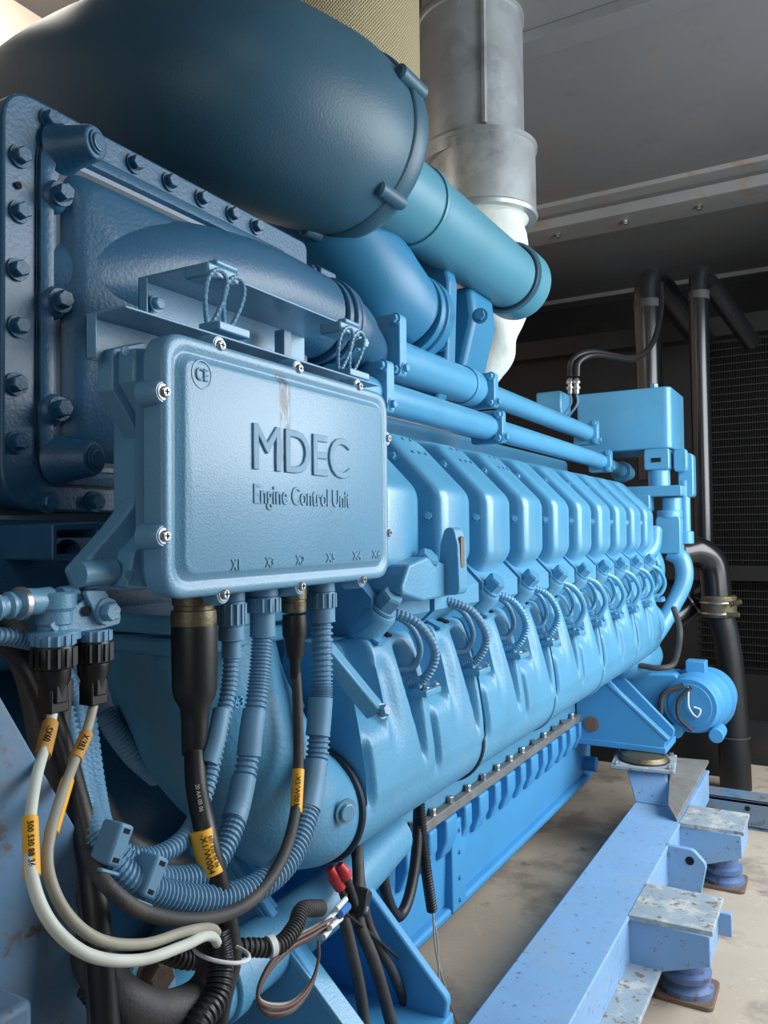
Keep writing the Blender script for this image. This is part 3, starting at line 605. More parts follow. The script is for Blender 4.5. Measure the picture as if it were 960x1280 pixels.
BH = part('branch_hose', MB().tube([Y(838, 775, 4.1), Y(855, 765, 4.15), Y(870, 750, 4.2), Y(885, 742, 4.2)], .055, 20), 'pipeblk', None)
tag(BH, 'short black branch hose behind the clamped elbow hose', 'hose')
part('clamp_band', MB().torus(Y(868, 752, 4.19), (.9, 0, .5), .058, .008, 28, 8), 'steel', BH)
RD = thing('radiator', 'black finned radiator standing in the dark at the far end', 'radiator', (-1.0, 5.6, -H))
rf = MB().box((-2.4, 5.5, -H), (-2.3, 5.75, 1.38)).box((.75, 5.5, -H), (.85, 5.75, 1.38)).box((-2.4, 5.5, 1.25), (.85, 5.8, 1.38)).box((-2.4, 5.5, -H), (.85, 5.8, -.9)).box((-2.4, 5.5, -.32), (.85, 5.58, -.22))
part('frame', rf, 'rad', RD, bev=.006)
part('core', MB().box((-2.3, 5.62, -.9), (.75, 5.7, 1.25)), 'rad', RD)
fb_ = MB()
for k in range(44): z = -.88+k*.049; fb_.box((-.82, 5.595, z), (.75, 5.62, z+.007))
part('tube_rows', fb_, 'fin', RD, label='horizontal cooling tube rows')
fv = MB()
for k in range(106): x = -.80+k*.0145; fv.box((x, 5.603, -.88), (x+.003, 5.62, 1.24))
part('fins', fv, 'rad', RD)
# ================================================================== BASE RAIL AND ITS PARTS
bx0, bx1, bz0, bz1 = -.687, -.503, -1.125, -1.0
RA = thing('base_rail', 'worn blue steel floor rail running along the right of the engine', 'steel rail', (-.56, 2.0, bz0))
part('rail_body', MB().box((bx0, .5, bz1-.014), (bx1, 3.6, bz1)).box((bx1-.02, .5, bz0), (bx1-.003, 3.6, bz1-.0145)).box((bx0+.01, .5, bz0), (bx0+.028, 3.6, bz1-.0145)), 'rail', RA, bev=.004)
part('lower_flange', MB().box((bx0+.02, .5, bz0-.012), (bx1+.075, 2.34, bz0+.002)), 'railtop', RA, bev=.003)
def outrigger(y0, y1, x1, z1=-1.0):
    tp_ = part('top_plate', MB().prism([(bx1-.004, y0), (x1, y0+.012), (x1, y1), (bx1-.004, y1)], 'z', z1-.012, z1+.002), 'railtop', RA, bev=.002, label='bare worn top plate')
    part('outrigger_box', MB().prism([(bx1-.01, z1-.01), (x1-.006, z1-.01), (x1-.006, z1-.085), (bx1+.075, z1-.128), (bx1-.01, z1-.128)], 'y', y0+.006, y1-.006), 'rail', RA, bev=.003)
outrigger(2.145, 2.37, -.302); outrigger(2.90, 3.11, -.305)
part('web_tab', MB().box((-.31, 2.30, -1.07), (-.275, 2.315, -1.01)), 'rail', RA, bev=.002)
lug = part('lifting_lug', MB().prism(rounded([(bx1-.01, -1.0), (bx1+.075, -1.0), (bx1+.115, -1.04), (bx1+.095, -1.14), (bx1-.01, -1.14)], [0, .03, .03, .0, 0], 5), 'y', 2.68, 2.70), 'rail', RA, bev=.003)
part('lug_hole', MB().lathe((bx1+.065, 2.679, -1.035), (0, -1, 0), [(0, .013), (.0015, .013)], 20), 'hole', lug)
def pillar(y, z=-.895):
    b = MB(); c = (-.60, y)
    lo = [(-.686, y-.15), (-.52, y-.15), (-.52, y+.13), (-.686, y+.13)]; hi = [(-.735, y-.08), (-.60, y-.08), (-.60, y+.08), (-.735, y+.08)]
    b.v = [(p[0], p[1], -1.0) for p in lo]+[(p[0], p[1], z) for p in hi]
    b.f = [(3, 2, 1, 0), (4, 5, 6, 7)]+[(i, (i+1) % 4, (i+1) % 4+4, i+4) for i in range(4)]
    o = part('mount_pillar', b, 'rail', RA, bev=.004)
    q = Matrix.Translation((-.682, y, z)) @ Matrix.Rotation(radians(8), 4, 'Z')
    part('pillar_plate', MB().box((-.115, -.115, 0), (.115, .115, .014), q), 'railtop', o, bev=.003)
    for sx in (-1, 1):
        for sy in (-1, 1): bolt(q @ V((sx*.095, sy*.095, .014)), (0, 0, 1), .009, .01, o, 'steel')
    mt = part('engine_mount', MB().lathe((-.682, y, z+.014), (0, 0, 1), [(0, .092), (.004, .095), (.012, .090), (.022, .084), (.030, .06)], 40), 'olive', None, ang=.4)
    tag(mt, 'round metal engine mount disc on top of the %s pillar of the rail' % ('far' if y > 2 else 'near'), 'engine mount')
    part('mount_seal', MB().torus((-.682, y, z+.018), (0, 0, 1), .091, .004, 40, 8), 'rubber', mt)
pillar(3.20); pillar(1.14)
gs = MB().prism([(0, 0), (.34, 0), (0, .42)], 'z', -.006, .006, Matrix.Translation((-.50, 3.36, -.885)) @ Matrix.Rotation(radians(-90), 4, 'Z') @ Matrix.Rotation(radians(8), 4, 'X'))
pg = MB(); q3 = [Z(838, 946, -.88), Z(886, 950, -.88), Z(846, 1024, -.99), Z(835, 1005, -.95)]
pg.v = [tuple(p) for p in q3]+[tuple(p-V((0, 0, .012))) for p in q3]; pg.f = [(0, 1, 2, 3), (7, 6, 5, 4)]+[(i, (i+1) % 4, (i+1) % 4+4, i+4) for i in range(4)]
part('sloping_plate', pg, 'strip', RA, bev=.002, label='bare brownish sloping gusset plate')
def fmount(x, y, lab):
    T_ = thing('rubber_foot', lab, 'machine foot', (x, y, -H))
    part('base_plate', MB().prism(rounded(rect(x-.075, y-.075, x+.075, y+.075), .02), 'z', -H, -H+.012), 'rust', T_, bev=.002)
    part('foot_body', MB().lathe((x, y, -H+.012), (0, 0, 1), [(0, .07), (.012, .068), (.02, .055), (.03, .05), (.034, .062), (.05, .064), (.056, .05), (.095, .05)], 32), 'foot', T_, ang=.5)
    part('top_ring', MB().lathe((x, y, -H+.045), (0, 0, 1), [(0, .052), (.004, .057), (.012, .057), (.016, .052)], 32), 'brown', T_)
fmount(-.385, 2.265, 'rusty violet blue foot under the nearer outrigger of the rail')
fmount(-.385, 3.02, 'violet blue foot under the farther outrigger of the rail')
cm = MB().box((-.55, 3.60, -1.20), (1.0, 3.62, -1.09)).box((-.55, 3.60, -1.105), (1.0, 3.74, -1.09)).box((-.55, 3.60, -1.205), (1.0, 3.74, -1.19))
CM = part('cross_channel', cm, 'gen', None, bev=.003); tag(CM, 'grey blue steel cross channel on the floor at the far right', 'steel channel')
CM.location.z -= .015
bolt((-.36, 3.60, -1.12), (0, -1, 0), .01, .002, CM, 'hole', 'bolt_hole', 0, 16)
DS = part('rear_skirt', MB().box((-1.9, 4.3, -H), (-.5, 4.36, -.75)).box((-.5, 4.6, -H), (1.1, 4.66, -1.0)), 'dark', None); tag(DS, 'dark sheet standing across the floor behind the engine end', 'sheet metal')
# ================================================================== CONTROL UNIT
C = thing('engine_control_unit', 'blue metal control unit box with raised MDEC lettering on its front', 'control unit', (-.68, .86, -.07))
ey0, ey1, ez0, ez1, ex = .617, 1.102, -.068, .222, -.62
def ring_loft(steps, y0, y1, z0, z1, r, seg=8):
    b = MB()
    for (x, k) in steps:
        pts = rounded(rect(y0+k, z0+k, y1-k, z1-k), max(.004, r-k*.6), seg); b.v += [(x, p[0], p[1]) for p in pts]
    n = len(pts); m = len(steps)
    b.f = [(j*n+i, j*n+(i+1) % n, (j+1)*n+(i+1) % n, (j+1)*n+i) for j in range(m-1) for i in range(n)]+[tuple(range(n))[::-1], tuple(range((m-1)*n, m*n))]
    return b
lid = part('lid', ring_loft([(ex-.030, .001), (ex-.006, 0), (ex-.002, .0015), (ex, .005), (ex, .013), (ex-.0035, .017), (ex-.0035, .020), (ex+.003, .026), (ex+.0045, .029)], ey0, ey1, ez0, ez1, .034), 'ecus', C, ang=.9, org=(0, 0, 0))
part('housing', ring_loft([(ex-.115, .03), (ex-.065, .028), (ex-.060, .012), (ex-.04, .006), (ex-.034, .001), (ex-.030, .001)], ey0+.004, ey1-.004, ez0+.002, ez1-.002, .03), 'ecu', C, bev=.003)
def YZ(u, v, x=ex): p = X(u, v, x); return p.y, p.z
for (u, v) in ((207, 490), (208, 670), (276, 424), (374, 456), (449, 478), (485, 548), (487, 666), (281, 747), (377, 735), (454, 727)):
    y, z = YZ(u, v)
    if u < 215: y = ey0+.002; 
    if u > 480: y = ey1-.002
    if v < 480 and u > 220: z = ez1-.001
    if v > 700: z = ez0+.001
    lg_ = part('screw_boss', MB().lathe((ex-.030, y, z), (1, 0, 0), [(0, .015), (.018, .0135), (.0265, .012), (.028, .011)], 24), 'ecu', lid)
    s_ = part('screw', MB().lathe((ex-.003, y, z), (1, 0, 0), [(0, .0085), (.002, .0085), (.0022, .0065), (.005, .006), (.0065, .0045)], 20), 'steel', lid)
    part('screw_cross', MB().box((ex+.0030, y-.0035, z-.0008), (ex+.0040, y+.0035, z+.0008)).box((ex+.0030, y-.0008, z-.0035), (ex+.0040, y+.0008, z+.0035)), 'hole', s_)
FX = ex+.0045
def facetext(nm, txt, u0, u1, v, size_px, m='ecus', sy=1.0, ext=.0012, bev=.0006):
    a = X(u0, v, FX); b = X(u1, v, FX); me = textmesh(txt, 1.0, 0, 0)
    xs = [q.co.x for q in me.vertices]; w = max(xs)-min(xs); mid = (max(xs)+min(xs))/2
    ys = [q.co.y for q in me.vertices]; h = max(ys)-min(ys); myd = (max(ys)+min(ys))/2
    s = (b.y-a.y)/w; sz = size_px/h
    me2 = textmesh(txt, 1.0, ext/s, bev/s, m=m, res=4)
    W_ = Matrix(((0, 0, s, FX), (s, 0, 0, (a.y+b.y)/2-mid*s), (0, sz, 0, a.z*0+(X((u0+u1)/2, v, FX).z)-myd*sz), (0, 0, 0, 1)))
    return textobj(nm, me2, W_, lid)
def outline_text(nm, txt, u0, u1, v, hz, th):
    return facetext(nm, txt, u0, u1, v, hz, 'ecus', ext=.0016, bev=.0012)
hM = X(330, 530, FX).z-X(330, 590, FX).z
outline_text('lettering', 'MDEC', 316, 435, 566, hM*.93, .001)
t2 = facetext('lettering', 'Engine Control Unit', 317, 437, 624, .031, ext=.0012, bev=.0003)
for txt, u in (('X1', 294), ('X3', 337), ('X2', 375), ('X5', 413), ('X4', 446), ('X6', 470)):
    facetext('port_mark', txt, u-5, u+5, 706-(u-294)*.075, .012, ext=.001, bev=.0004)
cy, cz = YZ(252, 468, FX)
part('ce_ring', MB().torus((FX, cy, cz), (1, 0, 0), .0155, .0011, 40, 6), 'ecu', lid)
facetext('ce_mark', 'CE', 244.5, 259.5, 468, .014, ext=.0018, bev=.0001)
# side gussets at the left end
xb, xf = ex-.128, ex-.035
def gus(nm, pts, x0, x1, rr=.006): return part(nm, MB().prism(rounded(pts, rr), 'x', x0, x1), 'ecu', C, bev=.003)
Pg = lambda u, v, x=-.70: YZ(u, v, x)
gus('mount_ear', [Pg(133, 437), Pg(176, 428), Pg(176, 560), Pg(167, 548), Pg(133, 488)], -.715, -.690)
gus('mount_ear', [Pg(90, 712), Pg(136, 660), Pg(165, 622), Pg(176, 622), Pg(176, 738), Pg(100, 738)], -.715, -.690)
for (p0_, p1_, v0, v1, s) in ((133, 165, 432, 535, 1), (133, 165, 640, 735, -1)):
    a0 = Pg(150, v0 if s > 0 else v1-2); 
    b = MB().prism(rounded([Pg(140, 440), Pg(176, 440), Pg(176, 535), Pg(170, 535), Pg(140, 480)] if s > 0 else [Pg(140, 690), Pg(160, 670), Pg(176, 655), Pg(176, 736), Pg(130, 734)], .004), 'x', -.692, -.665)
    g_ = part('gusset', b, 'ecu', C, bev=.003)
for (u, v) in ((155, 440), (158, 720)):
    bolt(X(u, v, -.665), (1, 0, 0), .006, .002, C, 'ecu', 'rivet', 0, 16)
part('arm_rib', MB().tube([X(98, 718, -.69), X(140, 714, -.69)], .014, 12), 'ecu', C)
# trays above the control unit
def tray(nm, u0, v0, u1, xf_, depth, t=.003, drop=.05):
    y0 = X(u0, v0, xf_).y; y1 = X(u1, 500, xf_).y; z = X(u0, v0, xf_).z
    b = MB().prism([(xf_, z), (xf_, z-t), (xf_-depth+t, z-t), (xf_-depth+t, z-drop), (xf_-depth, z-drop), (xf_-depth, z)], 'y', y0, y1)
    b.box((xf_-depth, y0, z-drop), (xf_-depth+.016, y0+.003, z-t*.5)); return b, y0, y1, z
b, ty0, ty1, tz = tray('t', 157, 381, 474, -.645, .062); 
t1 = part('lower_tray', b, 'ecu', C, bev=.001)
b, uy0, uy1, uz = tray('u', 248, 329, 445, -.72, .11, drop=.075)
t2_ = part('upper_tray', b, 'ecu', C, bev=.001)
bolt(X(195, 380, -.82), (1, 0, 0), .009, .008, t2_, 'ecu'); bolt(X(450, 430, -.78), (1, -.3, 0), .01, .014, t2_, 'ecu')
part('tray_tab', MB().box((-.80, X(372, 440, -.76).y-.01, uz-.075), (-.78, X(372, 440, -.76).y+.012, uz-.02)), 'ecu', t2_, bev=.002)
for (u, v, x) in ((265, 343, -.70), (425, 412, -.70)):
    c0 = X(u, v, x)
    cb_ = part('cable_base', MB().box((c0.x-.02, c0.y-.03, c0.z-.012), (c0.x+.02, c0.y+.03, c0.z+.006)).box((c0.x+.004, c0.y-.014, c0.z+.006), (c0.x+.02, c0.y+.03, c0.z+.014)), 'ecu', C, bev=.003)
    part('lower_base', MB().box((c0.x-.0, c0.y-.026, c0.z-.082), (c0.x+.035, c0.y+.034, c0.z-.070)), 'ecu', cb_, bev=.002)
    for dy, rx in ((-.016, .0165), (.018, .0165)):
        pts = [c0+V((.018+.010*sin(k*pi/6), dy+rx*cos(k*pi/6)+.004*sin(k*pi/3), -.038+.034*sin(k*pi/6))) for k in range(13)]
        part('wire_loop', MB().tube(pts, .0030, 8, cor=.12, pitch=.006), 'ecu', cb_)
# ================================================================== CONNECTORS AND CABLES
def tc(name, lab, cat, P_, group=None): return thing(name, lab, cat, tuple(P_), group)
def xs(pl): return [X(*p) for p in pl]
def nut(nm, c, r, h, parent, m='hose', ribs=True):
    b = MB().lathe(c, (0, 0, -1), [(0, r*.96), (.002, r), (h-.002, r), (h, r*.95)], 28)
    if ribs:
        for k in range(14):
            a = 2*pi*k/14; p = V(c)+V((r*cos(a), r*sin(a), -h/2)); b.box((p.x-.0016, p.y-.0016, p.z-h*.42), (p.x+.0016, p.y+.0016, p.z+h*.42))
    return part(nm, b, m, parent)
# 1: big black boot
xc = -.665
c1 = tc('sensor_cable', 'thickest black cable with a wide black boot under the control unit', 'cable', X(242, 760, xc))
a = X(242, 752, xc)
part('connector', MB().lathe(a+V((0, 0, .015)), (0, 0, -1), [(0, .025), (.018, .025), (.019, .023), (.024, .023), (.025, .026), (.034, .027), (.042, .0265), (.044, .023)], 36), 'olive', c1)
bt = X(243, 778, xc); zb = X(243, 878, xc).z; zc = X(243, 942, xc).z
part('boot', MB().lathe(bt, (0, 0, -1), [(0, .0262), (.01, .0272), (bt.z-zb-.018, .0262), (bt.z-zb-.006, .0240), (bt.z-zb+.006, .0170), (bt.z-zb+.02, .0158), (bt.z-zc, .0150), (bt.z-zc+.001, .011)], 36), 'rubber', c1, ang=.9)
cp = [X(243, 935, xc), X(246, 985, -.64), X(257, 1040, -.612), X(270, 1095, -.60), X(283, 1150, -.60), X(288, 1200, -.60), X(276, 1250, -.60), X(262, 1330, -.61)]
part('cable', MB().tube(cp, .0122, 20), 'rubber', c1)
L0, L1 = X(251, 1037, -.6135), X(265, 1092, -.6005)
lb1 = part('label_sleeve', MB().tube([L0, (L0+L1)/2, L1], .0131, 24), 'yellow', c1)
text_on_tube('cable_text', '-X1/W004', .0098, L0, L1, .0132, lb1, facing=CAMP)
text_on_tube('cable_text', '507 530 04 06', .0058, L0, L1, .0132, lb1, m='ink', facing=CAMP, off=.0078)
text_on_tube('cable_text', '20 AA 0B 06', .0062, X(246, 980, -.6425), X(254, 1028, -.6165), .0122, c1, m='print_', facing=CAMP)
def conduit(name, lab, u, v0, xc, fit, path, r, rad, group=None, mat_='hose'):
    T_ = tc(name, lab, 'cable', X(u, v0, xc), group)
    z = X(u, v0, xc)
    z.z = z.z+.02
    for (h, rr, kind) in fit:
        if kind == 'n': nut('coupling_nut', z, rr, h, T_)
        else: part('connector_body', MB().lathe(z, (0, 0, -1), [(0, rr*.95), (.001, rr), (h-.002, rr), (h-.001, rr*1.05), (h, rr*.95)], 28), mat_, T_, ang=.5)
        z = z-V((0, 0, h))
    pp = [z+V((0, 0, .004))]+xs(path)
    # corrugated with two plain heat shrink sleeves
    part('corrugated_tube', MB().tube(pp, r, 16, cor=.095, pitch=.0066), mat_, T_, ang=.35); return T_
f2 = [(.020, .017, 'b'), (.030, .0175, 'n'), (.018, .016, 'b'), (.022, .012, 'b')]
k2 = conduit('conduit_cable', 'slim blue conduit directly right of the big black boot', 289, 752, -.665, f2,
    [(285, 868, -.66), (272, 925, -.65), (258, 985, -.64), (236, 1040, -.63), (200, 1068, -.62), (160, 1068, -.62), (132, 1035, -.65), (122, 985, -.69), (114, 920, -.73), (106, 850, -.77)], [.0095]*7+[.0085, .008, .008, .0078], 1)
part('sleeve', MB().tube(xs([(277, 888, -.657), (270, 925, -.649), (261, 955, -.645)]), .0108, 20), 'hose', k2)
f3 = [(.022, .0205, 'b'), (.020, .0225, 'n'), (.032, .0165, 'b')]
k3 = conduit('conduit_cable', 'blue conduit with a wide ribbed nut in the middle under the control unit', 328, 744, -.66, f3,
    [(325, 835, -.655), (320, 880, -.65), (308, 960, -.64), (292, 1030, -.625), (262, 1085, -.612), (215, 1100, -.61), (165, 1085, -.61), (128, 1045, -.64), (116, 990, -.69), (104, 900, -.74), (98, 830, -.78)], [.0128]*9+[.0105, .009, .008], 1)
part('sleeve', MB().tube(xs([(318, 888, -.649), (314, 915, -.645), (311, 945, -.642)]), .0148, 20), 'hose', k3)
part('sleeve', MB().tube(xs([(305, 972, -.638), (298, 1005, -.632), (292, 1025, -.627)]), .0150, 20), 'hose', k3)
f5 = [(.022, .0195, 'b'), (.024, .0200, 'n'), (.020, .0195, 'b')]
k5 = conduit('conduit_cable', 'rightmost and longest blue conduit under the control unit, sweeping down left', 402, 738, -.66, f5,
    [(402, 850, -.655), (401, 880, -.652), (396, 950, -.645), (384, 1015, -.63), (360, 1075, -.612), (315, 1112, -.600), (260, 1125, -.598), (205, 1118, -.598), (155, 1095, -.60), (122, 1050, -.63), (106, 985, -.68), (97, 900, -.73), (90, 830, -.77)], [.0150]*8+[.0145, .013, .0105, .009, .0085], 1)
part('sleeve', MB().tube(xs([(401, 872, -.652), (399, 900, -.650), (397, 920, -.648)]), .0172, 20), 'hose', k5)
part('sleeve', MB().tube(xs([(394, 952, -.645), (390, 985, -.638), (385, 1012, -.631)]), .0172, 20), 'hose', k5)
c4 = tc('sensor_cable', 'thin black cable with a yellow tag and a short boot under the control unit', 'cable', X(367, 745, -.66))
a = X(367, 742, -.66)+V((0, 0, .015))
part('connector', MB().lathe(a, (0, 0, -1), [(0, .018), (.022, .018), (.023, .0165), (.026, .0165), (.027, .0175), (.040, .0168), (.041, .015)], 32), 'olive', c4)
part('boot', MB().lathe(X(368, 779, -.66), (0, 0, -1), [(-.012, .0165), (0, .0172), (.016, .0168), (.022, .0145), (.045, .0125), (.050, .0085), (.075, .0075)], 28), 'rubber', c4, ang=.9)
cp = [X(369, 835, -.66), X(372, 880, -.655), X(373, 950, -.645), X(370, 1010, -.63), X(355, 1068, -.60), X(325, 1115, -.585), X(285, 1142, -.578), X(230, 1150, -.575), X(175, 1138, -.575), X(135, 1108, -.585), X(114, 1075, -.615), X(105, 1040, -.66), X(100, 1000, -.70)]
part('cable', MB().tube(cp, .0072, 16), 'dusty', c4)
L0, L1 = X(373, 962, -.642), X(370, 1016, -.629)
lb4 = part('label_sleeve', MB().tube([L0, (L0+L1)/2, L1], .0082, 20), 'yellow', c4)
text_on_tube('cable_text', '-X5/W003', .0095, L0, L1, .0083, lb4, facing=CAMP)
# clips holding the conduits together
def clip(lab, u, v, x, ang):
    c = X(u, v, x); q = Matrix.Translation(c) @ Matrix.Rotation(radians(ang), 4, 'X')
    o = part('conduit_clip', MB().box((-.022, -.009, -.019), (.004, .009, .019), q), 'hose', None, bev=.003)
    part('clip_slot', MB().box((.0030, -.004, -.015), (.0045, .004, -.011), q).box((.0030, -.004, .011), (.0045, .004, .015), q), 'hole', o)
    part('clip_foot', MB().box((-.004, -.012, -.026), (.004, .012, -.022), q), 'hose', o, bev=.002)
    return tag(o, lab, 'clip')
clip('blue plastic clip holding the conduits at the left end of their bend', 148, 1056, -.592, -30)
clip('larger blue plastic clip gripping the two lowest conduits below the boot', 192, 1096, -.580, -35)
# pair of sensors on a small bracket at the left
S = thing('sensor_bracket', 'blue triangular bracket carrying two ribbed connectors left of the control unit', 'bracket', tuple(X(100, 780, -.68)))
xp = -.685
part('bracket_plate', MB().prism(rounded([Pg(78, 798, xp), Pg(60, 782, xp), Pg(105, 750, xp), Pg(130, 752, xp), Pg(152, 768, xp), Pg(150, 780, xp), Pg(128, 786, xp), Pg(92, 792, xp)], .004), 'x', xp-.004, xp), 'ecu', S, bev=.001)
part('bracket_arm', MB().prism(rounded([Pg(100, 738, xp), Pg(128, 738, xp), Pg(143, 770, xp), Pg(128, 782, xp), Pg(120, 778, xp)], .004), 'x', xp, xp+.006), 'ecu', S, bev=.001)
bolt(X(133, 764, xp+.006), (1, 0, 0), .0105, .010, S, 'ecu')
bolt(X(107, 764, xp+.001), (1, 0, 0), .0055, .001, S, 'hole', 'bracket_hole', 0, 16)
hd = part('sensor_head', MB().lathe(X(68, 742, -.70), (0, 0, -1), [(-.002, .018), (.0, .0215), (.014, .0215), (.018, .0185), (.030, .0185), (.032, .0165), (.036, .0165), (.038, .026), (.046, .026)], 32), 'ecu', S, ang=.5)
part('head_socket', MB().tube([X(62, 750, -.70), X(44, 752, -.70), X(30, 752, -.70)], .0135, 20).tube([X(92, 745, -.70), X(75, 748, -.70)], .012, 16), 'ecu', S)
s2 = part('side_fitting', MB().tube([X(32, 755, -.70), X(18, 756, -.70), X(-12, 760, -.70)], .012, 20, cor=.12, pitch=.010), 'ecu', S)
part('spring_clip', MB().lathe(X(30, 754, -.70), X(10, 756, -.70)-X(30, 754, -.70), [(0, .013), (.001, .0165), (.006, .0165), (.007, .013)], 20), 'steel', S)
for j, (u, vt, vb, pl) in enumerate(((67, 792, 890, 'white'), (117, 787, 880, 'cream'))):
    lab = ('black ribbed plug with the outer pale cable curving down along the blue side panel', 'black ribbed plug with the inner greyer cable curving down, right of the outer one')[j]
    T_ = tc('plug_cable', lab, 'cable', X(u, vt, -.69)); z = X(u, vt, -.69)
    nut('blue_collar', z, .0195 if j == 0 else .017, .012, T_); z = z-V((0, 0, .012))
    nut('ribbed_nut', z, .0205 if j == 0 else .018, .022, T_, 'black')
    h0, h1 = z-V((0, 0, .022)), X(u, vb, -.69); hh = h0.z-h1.z
    part('plug_body', MB().lathe(h0, (0, 0, -1), [(0, .017), (.012, .0165), (.018, .0135), (.03, .013)], 24).box((h0.x-.010, h0.y-.011, h1.z), (h0.x+.010, h0.y+.011, h0.z-.02)).box((h0.x+.008, h0.y-.007, h1.z+.01), (h0.x+.013, h0.y+.007, h1.z+.04)), 'black', T_, bev=.0015)
    if j == 0: cp = xs([(67, 885, -.69), (60, 920, -.67), (45, 975, -.63), (37, 1040, -.60), (42, 1105, -.57), (68, 1160, -.55), (115, 1195, -.54), (175, 1200, -.54), (228, 1183, -.545), (258, 1170, -.56), (271, 1178, -.575), (276, 1205, -.60)])
    else: cp = xs([(118, 878, -.69), (108, 915, -.67), (88, 965, -.64), (66, 1030, -.60), (60, 1085, -.58), (82, 1140, -.56), (125, 1175, -.55), (180, 1180, -.55), (230, 1165, -.555), (260, 1160, -.565), (272, 1168, -.58), (277, 1200, -.605)])
    part('pale_cable', MB().tube(cp, .0051 if j == 0 else .0049, 14), pl, T_)
    # tags
    if j == 0: segs = [((63, 905, -.682), (53, 945, -.655), 'orange', '-SX60', .0078), ((37.5, 1023, -.605), (40, 1096, -.576), 'yellow', '500 530 88 36', .0067)]
    else: segs = [((108, 918, -.669), (94, 950, -.65), 'orange', 'X/3B3', .0066), ((84, 976, -.635), (64, 1042, -.597), 'yellow', '', .0062)]
    for (p, q, cm_, txt, r) in segs:
        p, q = X(*p), X(*q); sl_ = part('cable_tag', MB().tube([p, (p+q)/2, q], r, 18), cm_, T_)
        if txt: text_on_tube('cable_text', txt, .009 if cm_ == 'orange' else .0068, p, q, r, sl_, facing=CAMP)
# left hand black cables running down behind
def cable(lab, pts, r, m='rubber', cor=0, pitch=.008, name='black_cable', cat='cable', group=None):
    o = part(name, MB().tube(xs(pts), r, 18, cor=cor, pitch=pitch), m, ang=.35 if cor else .6); return tag(o, lab, cat, group)
cable('black cable running down the left beside the blue side panel edge', [(-30, 770, -.76), (35, 830, -.75), (75, 930, -.70), (108, 1050, -.64), (120, 1130, -.61), (135, 1310, -.59)], .0125)
cable('dusty black hose slanting behind the ribbed connectors at the left', [(-20, 745, -.80), (35, 830, -.80), (62, 940, -.76), (95, 1040, -.72), (130, 1120, -.70)], .018, 'dusty')
cable('slim dusty black cable between the two left plugs', [(80, 850, -.74), (75, 940, -.72), (95, 1060, -.68), (115, 1160, -.62), (125, 1310, -.60)], .010, 'dusty')
cable('blue corrugated conduit entering from the left edge under the sensor fitting', [(-30, 792, -.72), (20, 798, -.72), (52, 808, -.72), (80, 840, -.74), (95, 880, -.74)], .0085, 'hose', .09, .006, 'corrugated_conduit')
cable('blue corrugated conduit hanging behind the inner left plug', [(80, 860, -.76), (90, 920, -.72), (102, 985, -.67), (118, 1040, -.65), (150, 1082, -.64)], .009, 'hose', .08, .0065, 'corrugated_conduit')
cable('short blue corrugated conduit in the shade beside the elbow casting', [(130, 890, -.86), (145, 915, -.85), (168, 945, -.85), (195, 970, -.87)], .014, 'hose', .08, .007, 'corrugated_conduit')
cable('black hose arching under the conduit bundle towards the elbow', [(110, 1000, -.74), (150, 1055, -.73), (205, 1085, -.72), (260, 1100, -.75)], .022, 'rubber')
cable('dusty thick black hose curving along the lower left of the picture', [(108, 1150, -.66), (118, 1200, -.63), (150, 1245, -.60), (200, 1265, -.59), (245, 1250, -.59), (268, 1215, -.59), (262, 1160, -.62)], .020, 'dusty')
cable('black corrugated hose at the lower left below the pale cables', [(115, 1225, -.62), (135, 1250, -.61), (165, 1275, -.60), (200, 1320, -.59)], .016, 'dusty', .08, .007, 'corrugated_hose')
cable('black corrugated hose dropping beside the thickest black cable', [(270, 1165, -.585), (276, 1200, -.575), (270, 1245, -.565), (245, 1285, -.56), (225, 1340, -.56)], .013, 'rubber', .08, .006, 'corrugated_hose')
cable('black corrugated hose crossing behind the thickest cable towards the right', [(190, 1185, -.66), (240, 1200, -.65), (300, 1185, -.62), (345, 1183, -.60), (368, 1160, -.60), (378, 1138, -.61), (400, 1135, -.62)], .010, 'dusty', .09, .0062, 'corrugated_hose')
ti = part('cable_tie', MB().torus(X(277, 1190, -.585), (.1, .3, 1), .030, .0022, 36, 8), 'wht', None); tag(ti, 'pale cable tie around the black cables where the pale cables end', 'cable tie')
bd = part('white_tape_band', MB().lathe(X(335, 1184, -.602), (.3, .8, .0), [(0, .0125), (.008, .0125)], 20), 'wht', None); tag(bd, 'small white band around the dusty corrugated hose', 'tape band')
# perforated plate and brown bolt at the bottom left
PP = thing('slotted_plate', 'pale slotted metal plate with a brown bolt behind the lower hoses', 'plate', tuple(X(185, 1230, -.74)))
plp = MB().prism(rounded([YZ(165, 1215, -.74), YZ(190, 1190, -.74), (YZ(220, 1210, -.74)), YZ(228, 1300, -.74), YZ(190, 1330, -.74)], .01), 'x', -.75, -.742)
pp_ = part('plate', plp, 'ecu', PP, bev=.002)
for (u, v) in ((172, 1232), (182, 1242), (170, 1255), (182, 1262), (160, 1270)): part('slot', MB().prism(rounded([YZ(u-5, v-3, -.74), YZ(u+3, v-6, -.74), YZ(u+6, v+3, -.74), YZ(u-2, v+6, -.74)], .002), 'x', -.742, -.7412), 'hole', pp_)
bolt(X(192, 1216, -.738), (1, -.3, .1), .018, .02, PP, 'brown')
